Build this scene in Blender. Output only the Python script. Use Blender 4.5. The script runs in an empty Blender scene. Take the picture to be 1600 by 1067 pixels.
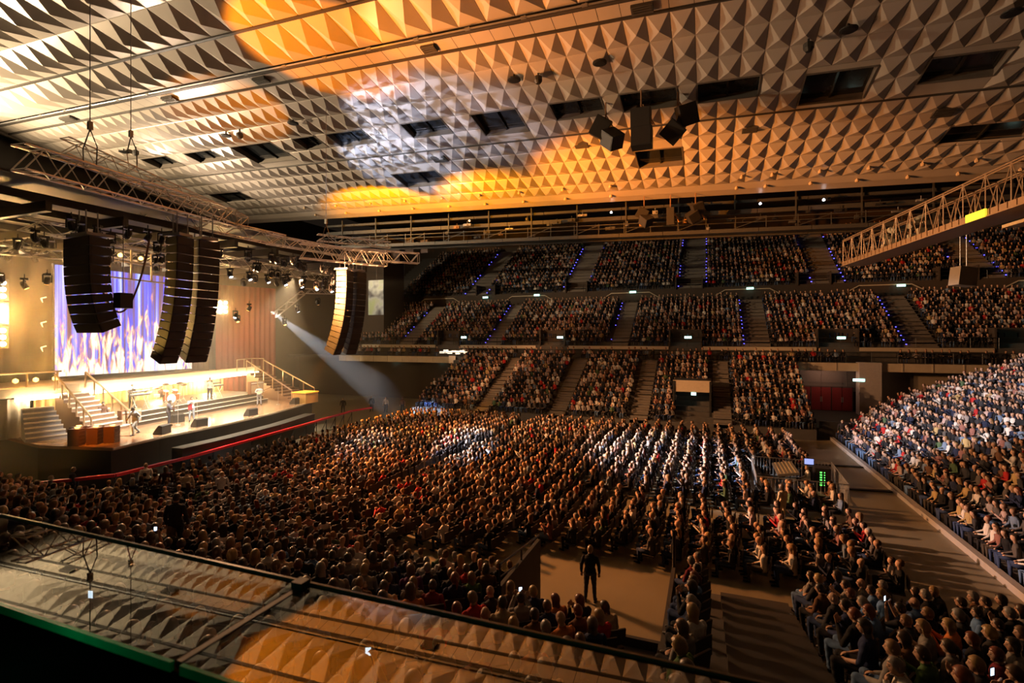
import bpy, bmesh, math, random
import numpy as np
from mathutils import Vector, Matrix, Euler

R = math.radians
rnd = random.Random(7)
sc = bpy.context.scene
COL = sc.collection

# ------------------------------------------------------------------ camera
CAM_Z = 8.0
PSI = math.atan(305 / 790)
cam_d = bpy.data.cameras.new('camera')
cam_d.sensor_width = 36
cam_d.lens = 790 / 1600 * 36
cam_d.shift_y = -6.5 / 1600
cam_d.clip_start = 0.05
cam_d.clip_end = 300
cam_d.dof.use_dof = True
cam_d.dof.focus_distance = 26
cam_d.dof.aperture_fstop = 4.0
cam = bpy.data.objects.new('camera', cam_d)
COL.objects.link(cam)
cam.location = (0, 0, CAM_Z)
cam.rotation_euler = (R(90), 0, PSI)
sc.camera = cam

# ------------------------------------------------------------------ world + view
w = bpy.data.worlds.new('world')
sc.world = w
w.use_nodes = True
w.node_tree.nodes['Background'].inputs[0].default_value = (0.9, 0.6, 0.4, 1)
w.node_tree.nodes['Background'].inputs[1].default_value = 0.012
sc.view_settings.view_transform = 'Standard'
sc.view_settings.look = 'None'
sc.view_settings.gamma = 1
sc.view_settings.use_curve_mapping = False
sc.view_settings.exposure = 0.0
cy = sc.cycles
cy.use_denoising = True
cy.max_bounces = 5
cy.diffuse_bounces = 2
cy.glossy_bounces = 3
cy.transmission_bounces = 4
cy.transparent_max_bounces = 8
cy.volume_bounces = 0
cy.caustics_reflective = False
cy.caustics_refractive = False
cy.sample_clamp_indirect = 4
cy.use_light_tree = True
cy.volume_step_rate = 4
cy.use_adaptive_sampling = True
cy.adaptive_threshold = 0.03


def spot(name, loc, target, power, color, angle, blend=0.5, size=0.15, sc_xy=None):
    d = bpy.data.lights.new(name, 'SPOT')
    d.energy = power
    d.color = color
    d.spot_size = R(angle)
    d.spot_blend = blend
    d.shadow_soft_size = size
    o = bpy.data.objects.new(name, d)
    COL.objects.link(o)
    o.location = loc
    v = Vector(target) - Vector(loc)
    o.rotation_euler = v.to_track_quat('-Z', 'Y').to_euler()
    if sc_xy:
        o.scale = (sc_xy[0], sc_xy[1], 1)
    return o


def point(name, loc, power, color, size=0.3):
    d = bpy.data.lights.new(name, 'POINT')
    d.energy = power
    d.color = color
    d.shadow_soft_size = size
    o = bpy.data.objects.new(name, d)
    COL.objects.link(o)
    o.location = loc
    return o


WARM = (1.0, 0.62, 0.28)
TUNG = (1.0, 0.74, 0.44)
AMBER = (1.0, 0.26, 0.005)
WHITE = (0.93, 0.95, 1.0)
# ------------------------------------------------------------------ the show's lights (ceiling washes and array kick are added, without fixtures)
KW = 1000.0


def gobo(o, scale=9.0, lo=.42, hi=.56, floor_=.12):
    """break-up pattern in the gate of a moving light"""
    d = o.data
    d.use_nodes = True
    nt = d.node_tree
    em = nt.nodes['Emission']
    tc = nt.nodes.new('ShaderNodeTexCoord')
    nz = nt.nodes.new('ShaderNodeTexNoise')
    nz.inputs['Scale'].default_value = scale
    nz.inputs['Detail'].default_value = 2
    mr = nt.nodes.new('ShaderNodeMapRange')
    mr.inputs[1].default_value = lo
    mr.inputs[2].default_value = hi
    mr.inputs[3].default_value = floor_
    mr.inputs[4].default_value = 1.0
    nt.links.new(tc.outputs['Normal'], nz.inputs['Vector'])
    nt.links.new(nz.outputs['Fac'], mr.inputs[0])
    nt.links.new(mr.outputs[0], em.inputs['Strength'])
    return o


# unseen washes added to rake the ceiling, mostly from above the rig's left
spot('wash_ceiling', (-58, 17, 20.0), (-30, 25, 26), 66 * KW, (1, .74, .44), 165, 0.9, 0.4)
spot('wash_ceiling', (-52, 36, 16.5), (-25, 36, 24), 9 * KW, (1, 0.76, 0.54), 140, 0.9, 0.4)
spot('wash_ceiling', (-24.0, 25, 16.5), (12, 33, 23), 7 * KW, (1, .50, .26), 110, 0.9, 0.2)
# coloured moving heads pointing to the ceiling
spot('beam_ceiling', (-26.6, 17.2, 15.8), (-22.6, 24.0, 25.7), 24 * KW, AMBER, 42, 0.35, 0.05)
spot('beam_ceiling', (-27, 20.5, 15.9), (-13, 24.8, 25.2), 38 * KW, AMBER, 36, 0.8, 0.05)
spot('beam_ceiling', (-26.4, 24, 16.2), (-34.0, 28.6, 25.7), 7 * KW, (1, 0.28, 0.01), 40, 0.4, 0.05)
spot('beam_ceiling', (-29.5, 35.5, 16.8), (-33.0, 48.4, 22.8), 50 * KW, (1, 0.34, 0.0), 66, 0.5, 0.05, (1.0, .5))
spot('beam_ceiling', (-26.5, 35.5, 16.4), (-20.0, 47.8, 22.8), 50 * KW, (1, 0.31, 0.0), 62, 0.7, 0.05, (1.0, .55))
spot('beam_ceiling', (-21.5, 33, 16.2), (-3, 46.5, 22.2), 74 * KW, (1, 0.27, 0.015), 64, 0.9, 0.1, (1.0, .62))
gobo(spot('beam_ceiling', (-28, 28, 15.0), (-26.0, 38.5, 24.1), 22 * KW, (0.62, 0.72, 1.0), 44, 0.5, 0.02), 22)
gobo(spot('beam_ceiling', (-28, 27, 15.0), (-20.0, 33.0, 24.6), 17 * KW, (0.68, 0.74, 1.0), 50, 0.6, 0.02), 20)
# audience
spot('wash_audience', (-27.4, 25, 12.2), (2, 30, 0), 18 * KW, (1, 0.46, 0.18), 120, 0.8, 0.3)
spot('wash_audience', (-27.4, 28, 12.2), (0, 56, 4), 32 * KW, (1, 0.44, 0.17), 90, 0.9, 0.3)
spot('wash_audience', (-27.4, 23, 12.2), (-8, 10, 2), 10 * KW, (1, 0.50, 0.24), 110, 0.9, 0.3)
spot('beam_audience', (-27.4, 26, 12.3), (-15, 30.0, 1), 120 * KW, (0.85, 0.9, 1.0), 40, 0.6, 0.1, (1.0, 0.22))
spot('beam_audience', (-27.4, 27, 12.3), (-3, 32.0, 1), 170 * KW, (0.88, 0.92, 1.0), 32, 0.7, 0.1, (1.0, 0.28))
spot('beam_audience', (-27.4, 28, 12.3), (18, 41, 4), 120 * KW, (0.95, 0.93, 1.0), 24, 0.6, 0.1, (1.0, 0.8))
spot('beam_audience', (-27.4, 24, 12.3), (14, 25, 3), 26 * KW, (1, 0.52, 0.24), 34, 0.8, 0.1)
spot('beam_audience', (-27.4, 24, 12.3), (8.5, 23, 1), 22 * KW, (.9, 0.9, 1.0), 12, 0.8, 0.1)
spot('beam_audience', (-27.4, 29, 12.3), (-22, 36, 1), 34 * KW, (1, 0.36, 0.05), 56, 0.6, 0.1)
spot('beam_audience', (-27.4, 24, 12.3), (-12, 23, 1), 42 * KW, (1, 0.28, 0.05), 50, 0.7, 0.1)
spot('beam_audience', (-27.4, 25.5, 12.3), (-21.5, 28.0, 1), 34 * KW, (1, 0.86, 0.8), 46, 0.7, 0.1, (1.0, 0.28))
# stage
spot('wash_stage', (-29.2, 22, 12.6), (-33.5, 24, 2.5), 26 * KW, (1, 0.9, 0.75), 70, 0.6, 0.1)
spot('wash_stage', (-29.5, 30, 12.6), (-34, 30, 2.5), 12 * KW, (1, 0.80, 0.56), 70, 0.6, 0.1)
spot('beam_stage', (-35, 33, 10.3), (-27, 43.5, 0), 110 * KW, (0.6, 0.72, 1.0), 16, 0.3, 0.05)
spot('beam_stage', (-37, 15, 5.2), (-43, 19.5, 9), 30 * KW, AMBER, 12, 0.3, 0.05)
spot('array_kick', (-33, 15.0, 6.0), (-25.2, 18, 10.0), 6 * KW, (1, .52, .10), 34, 0.5, 0.1)  # kicker added to tint the array sides amber, no fixture here

# ------------------------------------------------------------------ materials
MATS = {}


def mat(name, color, rough=0.6, metal=0.0, emit=None, estr=0.0, var=0.12, scale=6.0, bump=0.0, spec=None):
    if name in MATS:
        return MATS[name]
    m = bpy.data.materials.new(name)
    m.use_nodes = True
    nt = m.node_tree
    b = nt.nodes['Principled BSDF']
    b.inputs['Roughness'].default_value = rough
    b.inputs['Metallic'].default_value = metal
    if spec is not None:
        b.inputs['Specular IOR Level'].default_value = spec
    tc = nt.nodes.new('ShaderNodeTexCoord')
    nz = nt.nodes.new('ShaderNodeTexNoise')
    nz.inputs['Scale'].default_value = scale
    nz.inputs['Detail'].default_value = 3
    nt.links.new(tc.outputs['Object'], nz.inputs['Vector'])
    mx = nt.nodes.new('ShaderNodeMix')
    mx.data_type = 'RGBA'
    c = tuple(color[:3])
    mx.inputs[6].default_value = tuple(max(0, x * (1 - var)) for x in c) + (1,)
    mx.inputs[7].default_value = tuple(min(1, x * (1 + var)) for x in c) + (1,)
    nt.links.new(nz.outputs['Fac'], mx.inputs[0])
    nt.links.new(mx.outputs[2], b.inputs['Base Color'])
    if bump > 0:
        bp = nt.nodes.new('ShaderNodeBump')
        bp.inputs['Strength'].default_value = bump
        nt.links.new(nz.outputs['Fac'], bp.inputs['Height'])
        nt.links.new(bp.outputs['Normal'], b.inputs['Normal'])
    if emit is not None:
        b.inputs['Emission Color'].default_value = tuple(emit) + (1,)
        b.inputs['Emission Strength'].default_value = estr
    MATS[name] = m
    return m


def mat_objcolor(name, rough=0.8, spec=0.3, attr=None):
    """cloth / hair / skin whose own colour is stored on the object (or on the mesh)"""
    m = bpy.data.materials.new(name)
    m.use_nodes = True
    nt = m.node_tree
    b = nt.nodes['Principled BSDF']
    b.inputs['Roughness'].default_value = rough
    b.inputs['Specular IOR Level'].default_value = spec
    tc = nt.nodes.new('ShaderNodeTexCoord')
    nz = nt.nodes.new('ShaderNodeTexNoise')
    nz.inputs['Scale'].default_value = 14
    nt.links.new(tc.outputs['Object'], nz.inputs['Vector'])
    mr = nt.nodes.new('ShaderNodeMapRange')
    mr.inputs[3].default_value = 0.82
    mr.inputs[4].default_value = 1.15
    nt.links.new(nz.outputs['Fac'], mr.inputs[0])
    mx = nt.nodes.new('ShaderNodeMix')
    mx.data_type = 'RGBA'
    mx.blend_type = 'MULTIPLY'
    mx.inputs[0].default_value = 1
    if attr:
        at = nt.nodes.new('ShaderNodeAttribute')
        at.attribute_name = attr
        src = at.outputs['Color']
        if attr == 'tint':
            oi = nt.nodes.new('ShaderNodeObjectInfo')
            m2 = nt.nodes.new('ShaderNodeMix')
            m2.data_type = 'RGBA'
            m2.blend_type = 'MULTIPLY'
            m2.inputs[0].default_value = 1
            nt.links.new(at.outputs['Color'], m2.inputs[6])
            nt.links.new(oi.outputs['Color'], m2.inputs[7])
            src = m2.outputs[2]
    else:
        oi = nt.nodes.new('ShaderNodeObjectInfo')
        src = oi.outputs['Color']
    nt.links.new(src, mx.inputs[6])
    nt.links.new(mr.outputs[0], mx.inputs[7])
    nt.links.new(mx.outputs[2], b.inputs['Base Color'])
    MATS[name] = m
    return m


BLACK = mat('black_paint', (0.012, 0.011, 0.010), 0.55)
DARK = mat('dark_wall', (0.042, 0.029, 0.02), 0.8, bump=0.1)
CONC = mat('concrete', (0.23, 0.21, 0.19), 0.85, var=0.2, scale=2.0, bump=0.15)
STEP = mat('stand_step', (0.065, 0.06, 0.055), 0.85, var=0.2, scale=3.0)
LEDGE = mat('ledge_board', (0.42, 0.36, 0.27), 0.6, var=0.15, scale=1.5)
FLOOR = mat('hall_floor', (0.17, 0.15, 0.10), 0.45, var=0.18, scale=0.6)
ALU = mat('aluminium_tube', (0.72, 0.68, 0.62), 0.35, 0.4)
STEEL = mat('painted_steel', (0.30, 0.30, 0.31), 0.45, 0.6)
SPK = mat('speaker_black', (0.022, 0.019, 0.016), 0.6)
RED = mat('red_rail', (0.65, 0.02, 0.02), 0.4)
CAN = mat('lamp_housing', (0.02, 0.02, 0.022), 0.4, 0.3)


# ------------------------------------------------------------------ mesh builder
class MB:
    def __init__(s):
        s.v, s.f, s.m = [], [], []

    def add(s, vs, fs, mi=0):
        n = len(s.v)
        s.v += [tuple(p) for p in vs]
        s.f += [tuple(i + n for i in f) for f in fs]
        s.m += [mi] * len(fs)
        return s

    def box(s, c, size, rot=None, mi=0):
        hx, hy, hz = size[0] / 2, size[1] / 2, size[2] / 2
        vs = [Vector((x, y, z)) for x in (-hx, hx) for y in (-hy, hy) for z in (-hz, hz)]
        if rot is not None:
            if not isinstance(rot, Matrix):
                rot = Euler(rot).to_matrix()
            vs = [rot @ p for p in vs]
        c = Vector(c)
        fs = [(0, 1, 3, 2), (4, 6, 7, 5), (0, 4, 5, 1), (2, 3, 7, 6), (0, 2, 6, 4), (1, 5, 7, 3)]
        return s.add([p + c for p in vs], fs, mi)

    def bar(s, p0, p1, wd, ht=None, mi=0):
        """square bar between two points"""
        p0, p1 = Vector(p0), Vector(p1)
        d = p1 - p0
        q = d.to_track_quat('X', 'Z').to_matrix()
        return s.box((p0 + p1) / 2, (d.length, wd, ht or wd), q, mi)

    def tube(s, p0, p1, r0, r1=None, seg=6, caps=True, mi=0):
        p0, p1 = Vector(p0), Vector(p1)
        r1 = r0 if r1 is None else r1
        q = (p1 - p0).to_track_quat('Z', 'Y').to_matrix()
        vs = []
        for p, r in ((p0, r0), (p1, r1)):
            for k in range(seg):
                a = 2 * math.pi * k / seg
                vs.append(p + q @ Vector((math.cos(a) * r, math.sin(a) * r, 0)))
        fs = [(k, (k + 1) % seg, seg + (k + 1) % seg, seg + k) for k in range(seg)]
        if caps:
            fs += [tuple(range(seg))[::-1], tuple(range(seg, 2 * seg))]
        return s.add(vs, fs, mi)

    def path(s, pts, r, seg=6, mi=0):
        for a, b in zip(pts[:-1], pts[1:]):
            s.tube(a, b, r, seg=seg, mi=mi)
        return s

    def lathe(s, prof, seg=12, c=(0, 0, 0), rot=None, mi=0):
        vs, fs = [], []
        for r, z in prof:
            for k in range(seg):
                a = 2 * math.pi * k / seg
                p = Vector((r * math.cos(a), r * math.sin(a), z))
                if rot is not None:
                    p = rot @ p
                vs.append(p + Vector(c))
        n = len(prof)
        for i in range(n - 1):
            for k in range(seg):
                a, b = i * seg + k, i * seg + (k + 1) % seg
                fs.append((a, b, b + seg, a + seg))
        fs.append(tuple(range(seg))[::-1])
        fs.append(tuple(range((n - 1) * seg, n * seg)))
        return s.add(vs, fs, mi)

    def prism(s, poly, z0, z1, mi=0):
        n = len(poly)
        vs = [(x, y, z0) for x, y in poly] + [(x, y, z1) for x, y in poly]
        fs = [tuple(range(n))[::-1], tuple(range(n, 2 * n))]
        fs += [(k, (k + 1) % n, n + (k + 1) % n, n + k) for k in range(n)]
        return s.add(vs, fs, mi)

    def build(s, name, m, parent=None, loc=None, smooth=False, kind=None):
        me = bpy.data.meshes.new(name)
        o = loc if loc is not None else (0, 0, 0)
        vs = s.v if loc is None else [(x - o[0], y - o[1], z - o[2]) for x, y, z in s.v]
        me.from_pydata(vs, [], s.f)
        for mm in (m if isinstance(m, (list, tuple)) else [m]):
            me.materials.append(mm)
        if len(set(s.m)) > 1:
            me.polygons.foreach_set('material_index', s.m)
        if smooth:
            me.polygons.foreach_set('use_smooth', [True] * len(me.polygons))
        me.update()
        ob = bpy.data.objects.new(name, me)
        COL.objects.link(ob)
        if loc is not None:
            ob.location = loc
        if parent is not None:
            ob.parent = parent
        if kind:
            ob['kind'] = kind
        return ob


def tag(o, label, cat=None, group=None, kind=None):
    o['label'] = label
    if cat:
        o['category'] = cat
    if group:
        o['group'] = group
    if kind:
        o['kind'] = kind
    return o


def empty(name, loc, label, cat, group=None, rz=0.0, rot=None):
    o = bpy.data.objects.new(name, None)
    o.empty_display_size = 0.3
    COL.objects.link(o)
    o.location = loc
    o.rotation_euler = rot if rot else (0, 0, rz)
    return tag(o, label, cat, group)


def copy_tree(o, parent=None, loc=None, rot=None, label=None, group=None):
    c = o.copy()
    COL.objects.link(c)
    if parent is not None:
        c.parent = parent
    if loc is not None:
        c.location = loc
    if rot is not None:
        c.rotation_euler = rot
    if label:
        c['label'] = label
    if group:
        c['group'] = group
    for ch in list(KIDS.get(o.name, [])):
        copy_child(ch, c)
    return c


KIDS = {}


def copy_child(ch, parent):
    c = ch.copy()
    COL.objects.link(c)
    c.parent = parent
    for g in KIDS.get(ch.name, []):
        d = g.copy()
        COL.objects.link(d)
        d.parent = c
    return c


def register(o):
    """note down the children of a finished thing so that copies are quick"""
    for ob in list(o.children):
        KIDS.setdefault(o.name, []).append(ob)
        for g in list(ob.children):
            KIDS.setdefault(ob.name, []).append(g)
    return o


def struct(name, mb, m, label=None):
    o = mb.build(name, m)
    o['kind'] = 'structure'
    if label:
        o['label'] = label
    return o

# ------------------------------------------------------------------ the hall
def ceil_z(x, y):
    return CAM_Z + 20.7 - 0.15 * y - 0.0365 * x


# floor
fb = MB()
fb.box((-15, 28, -0.15), (110, 90, 0.3))
struct('floor', fb, FLOOR)

# ceiling of aluminium pyramids
ROWS = [(-2.5, 0.5, 1.7), (0.5, 3.5, 1.7), (3.5, 6.6, 1.7), (6.6, 9.8, 1.7), (9.8, 13.0, 1.7), (13.0, 16.3, 1.7), (16.3, 19.5, 1.7),
        (19.5, 22.3, 1.7), (22.3, 25.4, 1.7)]
e = [27.0, 29.1, 31.2, 33.35, 35.4, 37.5, 39.6, 41.7, 43.9, 46.2, 48.0]
ROWS += [(a, b, 1.2) for a, b in zip(e[:-1], e[1:])]
XL, XR = -60.6, 40.0
# the openings: x centre, width, y0, y1
HATCH = [(-7.9, 3.6, 33.35, 35.4), (-3.1, 3.6, 33.35, 35.4), (1.7, 3.6, 33.35, 35.4), (7.5, 3.6, 33.9, 37.0), (13.2, 3.6, 33.9, 36.2),
         (-14.1, 3.8, 33.35, 36.3), (-20.5, 3.8, 33.35, 35.4), (-27.2, 3.8, 33.35, 35.4), (-31.9, 3.0, 33.35, 35.2), (-38.1, 4.6, 33.35, 36.5),
         (-44.4, 3.6, 33.35, 35.2), (-50.3, 3.6, 33.35, 35.3), (-3.1, 3.6, 40.9, 43.8), (-25.9, 4.2, 40.9, 43.8), (-50.5, 5.0, 41.2, 44.4),
         (17.3, 4.2, 41.4, 44.2)]
HATCH = [(XL + (round((hx - hw / 2 - XL) / 1.2) + round(hw / 1.2) / 2) * 1.2, round(hw / 1.2) * 1.2, a, b) for hx, hw, a, b in HATCH]
VENT = [(2.8, 1.0, 38.8, 39.6), (-9.2, 1.1, 38.6, 39.4), (13.9, 1.1, 39.0, 40.0), (-21.8, 1.3, 38.4, 39.4), (-3.1, 1.1, 26.15, 26.75),
        (-15.5, 0.9, 26.1, 26.7), (-28.7, 1.1, 26.0, 26.6), (-38.0, 1.2, 26.1, 26.7), (-50.5, 1.5, 26.1, 26.7)]
cb = MB()


def P(x, y, dz=0.0):
    return (x, y, ceil_z(x, y) + dz)


for (y0, y1, sx) in ROWS:
    dep = 0.25 if sx < 1.5 else 0.42
    if y1 == 48.0:
        dep = 0.15
    n = int((XR - XL) / sx)
    for k in range(n):
        x0 = XL + k * sx
        x1 = x0 + sx
        xm, ym = (x0 + x1) / 2, (y0 + y1) / 2
        hit = None
        for (hx, hw, a, b) in HATCH:
            if abs(xm - hx) < hw / 2 and min(b, y1) - max(a, y0) > 0.3 * (y1 - y0):
                hit = (a, b)
        if hit:
            a, b = hit                                      # flat remainder beside the opening
            if a > y0 + 0.05:
                cb.add([P(x0, y0), P(x1, y0), P(x1, a), P(x0, a)], [(0, 1, 2, 3)])
            if b < y1 - 0.05:
                cb.add([P(x0, b), P(x1, b), P(x1, y1), P(x0, y1)], [(0, 1, 2, 3)])
            continue
        g = 0.02
        cb.add([P(x0 + g, y0 + g), P(x1 - g, y0 + g), P(x1 - g, y1 - g), P(x0 + g, y1 - g), P(xm, ym, -dep)],
               [(0, 1, 4), (1, 2, 4), (2, 3, 4), (3, 0, 4)])
        gz = 0.04                                            # sunken joints between the panels
        cb.add([P(x0 + g, y0 + g), P(x1 - g, y0 + g), P(x1 - g, y1 - g), P(x0 + g, y1 - g),
                P(x0, y0, gz), P(x1, y0, gz), P(x1, y1, gz), P(x0, y1, gz)],
               [(0, 4, 5, 1), (1, 5, 6, 2), (2, 6, 7, 3), (3, 7, 4, 0)])
# flat tiles of the strip between the joints
for k in range(int((XR - XL) / 1.2)):
    x0 = XL + k * 1.2
    cb.add([P(x0 + .015, 25.95), P(x0 + 1.185, 25.95), P(x0 + 1.185, 26.85), P(x0 + .015, 26.85)], [(0, 1, 2, 3)])
# flat rim at the far end, in two shallow folds
for (a, b, da, db) in ((48.0, 49.0, 0.0, -0.12), (49.0, 50.2, -0.12, -0.1)):
    cb.add([P(XL, a, da), P(XR, a, da), P(XR, b, db), P(XL, b, db)], [(0, 1, 2, 3)])
cb.add([P(XL, 50.2, -.1), P(XR, 50.2, -.1), P(XR, 50.2, .5), P(XL, 50.2, .5)], [(0, 1, 2, 3)])
CEIL = mat('ceiling_aluminium', (0.56, 0.50, 0.44), 0.36, 0.25, var=0.10, scale=0.7)
ceil = struct('ceiling', cb, CEIL)
# void above the ceiling (dark back plate above the joints and the openings)
vb = MB()
for (a, b) in ((-3, 50.0),):
    vb.add([P(XL, a, 1.1), P(XR, a, 1.1), P(XR, b, 1.1), P(XL, b, 1.1)], [(0, 1, 2, 3)])
for (a, b) in ((19.44, 19.56), (22.2, 22.4), (25.4, 25.95), (26.85, 27.0), (37.42, 37.58)):
    vb.add([P(XL, a, .10), P(XR, a, .10), P(XR, b, .10), P(XL, b, .10)], [(0, 1, 2, 3)])
struct('ceiling_void', vb, BLACK)
# seams: a thick lamp rail and thin joint bars
for (y, wd, dz, nm) in ((25.62, 0.22, -0.10, 'trim_rail'), (22.3, 0.20, -0.03, 'trim_joint'), (26.95, 0.12, -0.03, 'trim_joint'),
                        (37.5, 0.10, -0.03, 'trim_joint')):
    t = MB()
    t.bar(P(XL, y, dz), P(XR, y, dz), wd, 0.14)
    struct(nm, t, mat('seam_dark', (0.05, 0.045, 0.04), 0.5))
t = MB()
t.tube(P(XL, 25.25, -.28), P(XR, 25.25, -.28), 0.05, seg=6)
for k in range(30):
    x = XL + 2 + k * 3.3
    t.tube(P(x, 25.25, -.28), P(x, 25.45, 0), 0.03, seg=5)
    t.box(P(x, 25.25, -.28), (0.3, 0.12, 0.12))
tag(t.build('cable_pipe', STEEL), 'long thin conduit pipe on short brackets beside the thick dark ceiling seam', 'pipe')
# slanted left edge of the ceiling
t = MB()
t.bar(P(XL, -2, .0), P(XL, 50, .0), 0.35, 0.5)
struct('trim_edge', t, mat('edge_alu', (0.5, 0.47, 0.42), 0.4, 0.5))

HG = mat('hatch_glass', (0.02, 0.022, 0.024), 0.12, 0.0, var=0.4, scale=2.5, bump=0.35)
HLAB = ['wide dark hatch in the ceiling behind the left lamp cluster', 'wide dark hatch in the ceiling above the middle lamp cluster',
        'wide dark hatch in the ceiling right of the lamp clusters', 'deep black hatch in the ceiling, largest in the right half',
        'shallow dark hatch in the ceiling at the top right', 'square dark hatch with shiny sheet left of the lamp clusters',
        'oblong hatch with a grey shiny sheet, second left of the clusters', 'dark hatch with streaked film above the blue-white light patch',
        'smallest dark hatch of the long ceiling row', 'large dark square hatch above the lighting trusses',
        'dark oblong hatch left of the large square one', 'dark oblong hatch nearest the left edge of the ceiling',
        'dark hatch under the middle lamp cluster in the amber lit ceiling', 'dark hatch in the yellow lit ceiling near its far edge',
        'black hatch right behind the left truss end', 'dark hatch behind the upper end of the lattice boom']
for (hx, hw, a, b), lab in zip(HATCH, HLAB):
    c = P(hx, (a + b) / 2)
    r = empty('ceiling_hatch', c, lab, 'hatch', 'dark hatches in the pyramid ceiling')
    fr = MB()
    x0, x1 = hx - hw / 2, hx + hw / 2
    for (p, q) in (((x0, a), (x1, a)), ((x1, a), (x1, b)), ((x1, b), (x0, b)), ((x0, b), (x0, a))):
        u, v = Vector(P(*p)), Vector(P(*q))
        fr.add([u + Vector((0, 0, -.04)), v + Vector((0, 0, -.04)), v + Vector((0, 0, .9)), u + Vector((0, 0, .9))], [(0, 1, 2, 3)])
        fr.bar(u, v, 0.10, 0.12)
    o = fr.build('frame', mat('hatch_frame', (0.16, 0.14, 0.12), 0.5, 0.3), None, loc=c)
    o.parent = r
    o.location = (0, 0, 0)
    g = MB()
    g.add([P(x0, a, .55), P(x1, a, .55), P(x1, b, .35), P(x0, b, .35)], [(0, 1, 2, 3)])
    g.bar(P(hx, a, .42), P(hx, b, .3), 0.12)
    o = g.build('sheet', HG, None, loc=c)
    o.parent = r
    o.location = (0, 0, 0)
VL = ['small dark vent grille under the third wide hatch', 'small dark vent grille by the left lamp cluster', 'small grey vent grille with lit corner at the right',
      'small grey vent panel below the shiny sheet hatches', 'dark square lamp recess at the top middle of the flat strip',
      'dark lamp recess in the flat strip right of the orange patch', 'dark lamp recess in the flat strip left of the orange patch',
      'dark lamp recess in the flat strip above the truss chain', 'dark lamp recess in the flat strip at its left end']
for (hx, hw, a, b), lab in zip(VENT, VL):
    g = MB()
    c = P(hx, (a + b) / 2, -.09)
    g.box(c, (hw, b - a, 0.16), (math.atan(-0.15), math.atan(0.0365), 0))
    for k in range(3):
        g.box((c[0], a + (b - a) * (k + .7) / 4, ceil_z(hx, a + (b - a) * (k + .7) / 4) - .2), (hw * .85, .06, .05), (math.atan(-0.15), 0, 0))
    tag(g.build('vent_grille', mat('vent_dark', (0.06, 0.055, 0.05), 0.5), loc=c), lab, 'vent', 'small vents in the ceiling')
# round dark spots and camera domes
RS = [(888, 104), (471, 167), (416, 184), (183, 222), (775, 128), (1303, 60), (1565, 14)]


# ---- stepped stands ---------------------------------------------------------
def stand(name, x0, x1, y0, z0, n, dy, dz, sgn=1, label=None, m=STEP, base=-0.2, back=0.4):
    """steps run along x; climbing towards +y when sgn=1"""
    b = MB()
    prof = [(y0, base)]
    y, z = y0, z0
    for k in range(n):
        prof += [(y, z), (y + sgn * dy, z)]
        y += sgn * dy
        z += dz
    prof += [(y, prof[-1][1]), (y, base)]
    q = len(prof)
    vs = [(x0, a, c) for a, c in prof] + [(x1, a, c) for a, c in prof]
    fs = [tuple(range(q)), tuple(range(q, 2 * q))[::-1]] + [(k, q + k, q + (k + 1) % q, (k + 1) % q) for k in range(q)]
    b.add(vs, fs)
    return struct(name, b, m, label)


def aisle(name, x, wd, y0, z0, n, dy, dz, sgn=1, light=None, m=None):
    """a gangway of half-height steps laid on the stand; blue marker lamps as parts"""
    b = MB()
    for k in range(n * 2):
        y = y0 + sgn * dy * (k + .5) / 2
        z = z0 + dz * k / 2
        b.box((x, y, z + 0.03 - 0.2 + dz / 4), (wd, dy / 2, 0.4 + 0))
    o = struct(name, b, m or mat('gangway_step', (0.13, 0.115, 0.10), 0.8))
    return o


SEATS = []        # (x, y, z_feet, yaw, zone)
BX, BY, BZ = 0, 1, 2


def fill_rows(zone, x0, x1, y0, z0, n, dy, dz, sgn, aisles, pitch=0.52, yaw=None, skip=None, off=0.5, occ=0.97):
    for k in range(n):
        y = y0 + sgn * dy * (k + off)
        z = z0 + dz * k
        m = int((x1 - x0) / pitch)
        for j in range(m):
            x = x0 + (j + .5) * pitch
            if any(abs(x - a) < wdt / 2 + .2 for a, wdt in aisles):
                continue
            if skip and skip(x, y, k):
                continue
            if rnd.random() > occ:
                continue
            yw = yaw(x, y) if callable(yaw) else yaw
            SEATS.append((x + rnd.uniform(-.05, .05), y + rnd.uniform(-.05, .05), z, yw, zone, k, j))


def face_stage(lim):
    """seat looks across (base yaw) but the body turns towards the singer"""
    def f(x, y):
        a = math.atan2(25 - y, -35 - x)
        return a
    return f


def yaw_mix(base, wgt):
    def f(x, y):
        a = math.atan2(25 - y, -35 - x)
        d = (a - base + math.pi) % (2 * math.pi) - math.pi
        return base + d * wgt
    return f


# opposite lower stand
LA = [(-20.5, 1.5), (-13.0, 1.5), (-5.6, 1.5), (1.2, 1.4)]
stand('floor_stand_lower', -28.5, 7.9, 45.0, 0.8, 13, 0.77, 0.37)
tun = lambda x, y, k: (-2.7 < x < 0.2 and k < 6)
fill_rows('lower', -28.5, 7.9, 45.0, 0.8, 13, 0.77, 0.37, 1, LA, yaw=yaw_mix(-math.pi / 2, 0.5),
          skip=lambda x, y, k: tun(x, y, k) or x < -28.5 + k * .12 + 0.3)
for k, (a, wd) in enumerate(LA):
    aisle('floor_gangway', a, wd, 45.0, 0.8, 13, 0.77, 0.37)
# deck at its top with a front row of seats
d = MB()
d.box((0, 56.0, 5.45), (110, 2.2, 0.35))
struct('floor_walkway', d, STEP)
fill_rows('deck', -46, 42, 55.15, 5.62, 1, 0.8, 0, 1, [(-9, 1), (14, 3.5), (-30, 2)], pitch=0.62, yaw=yaw_mix(-math.pi / 2, .4), occ=.9)
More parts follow.
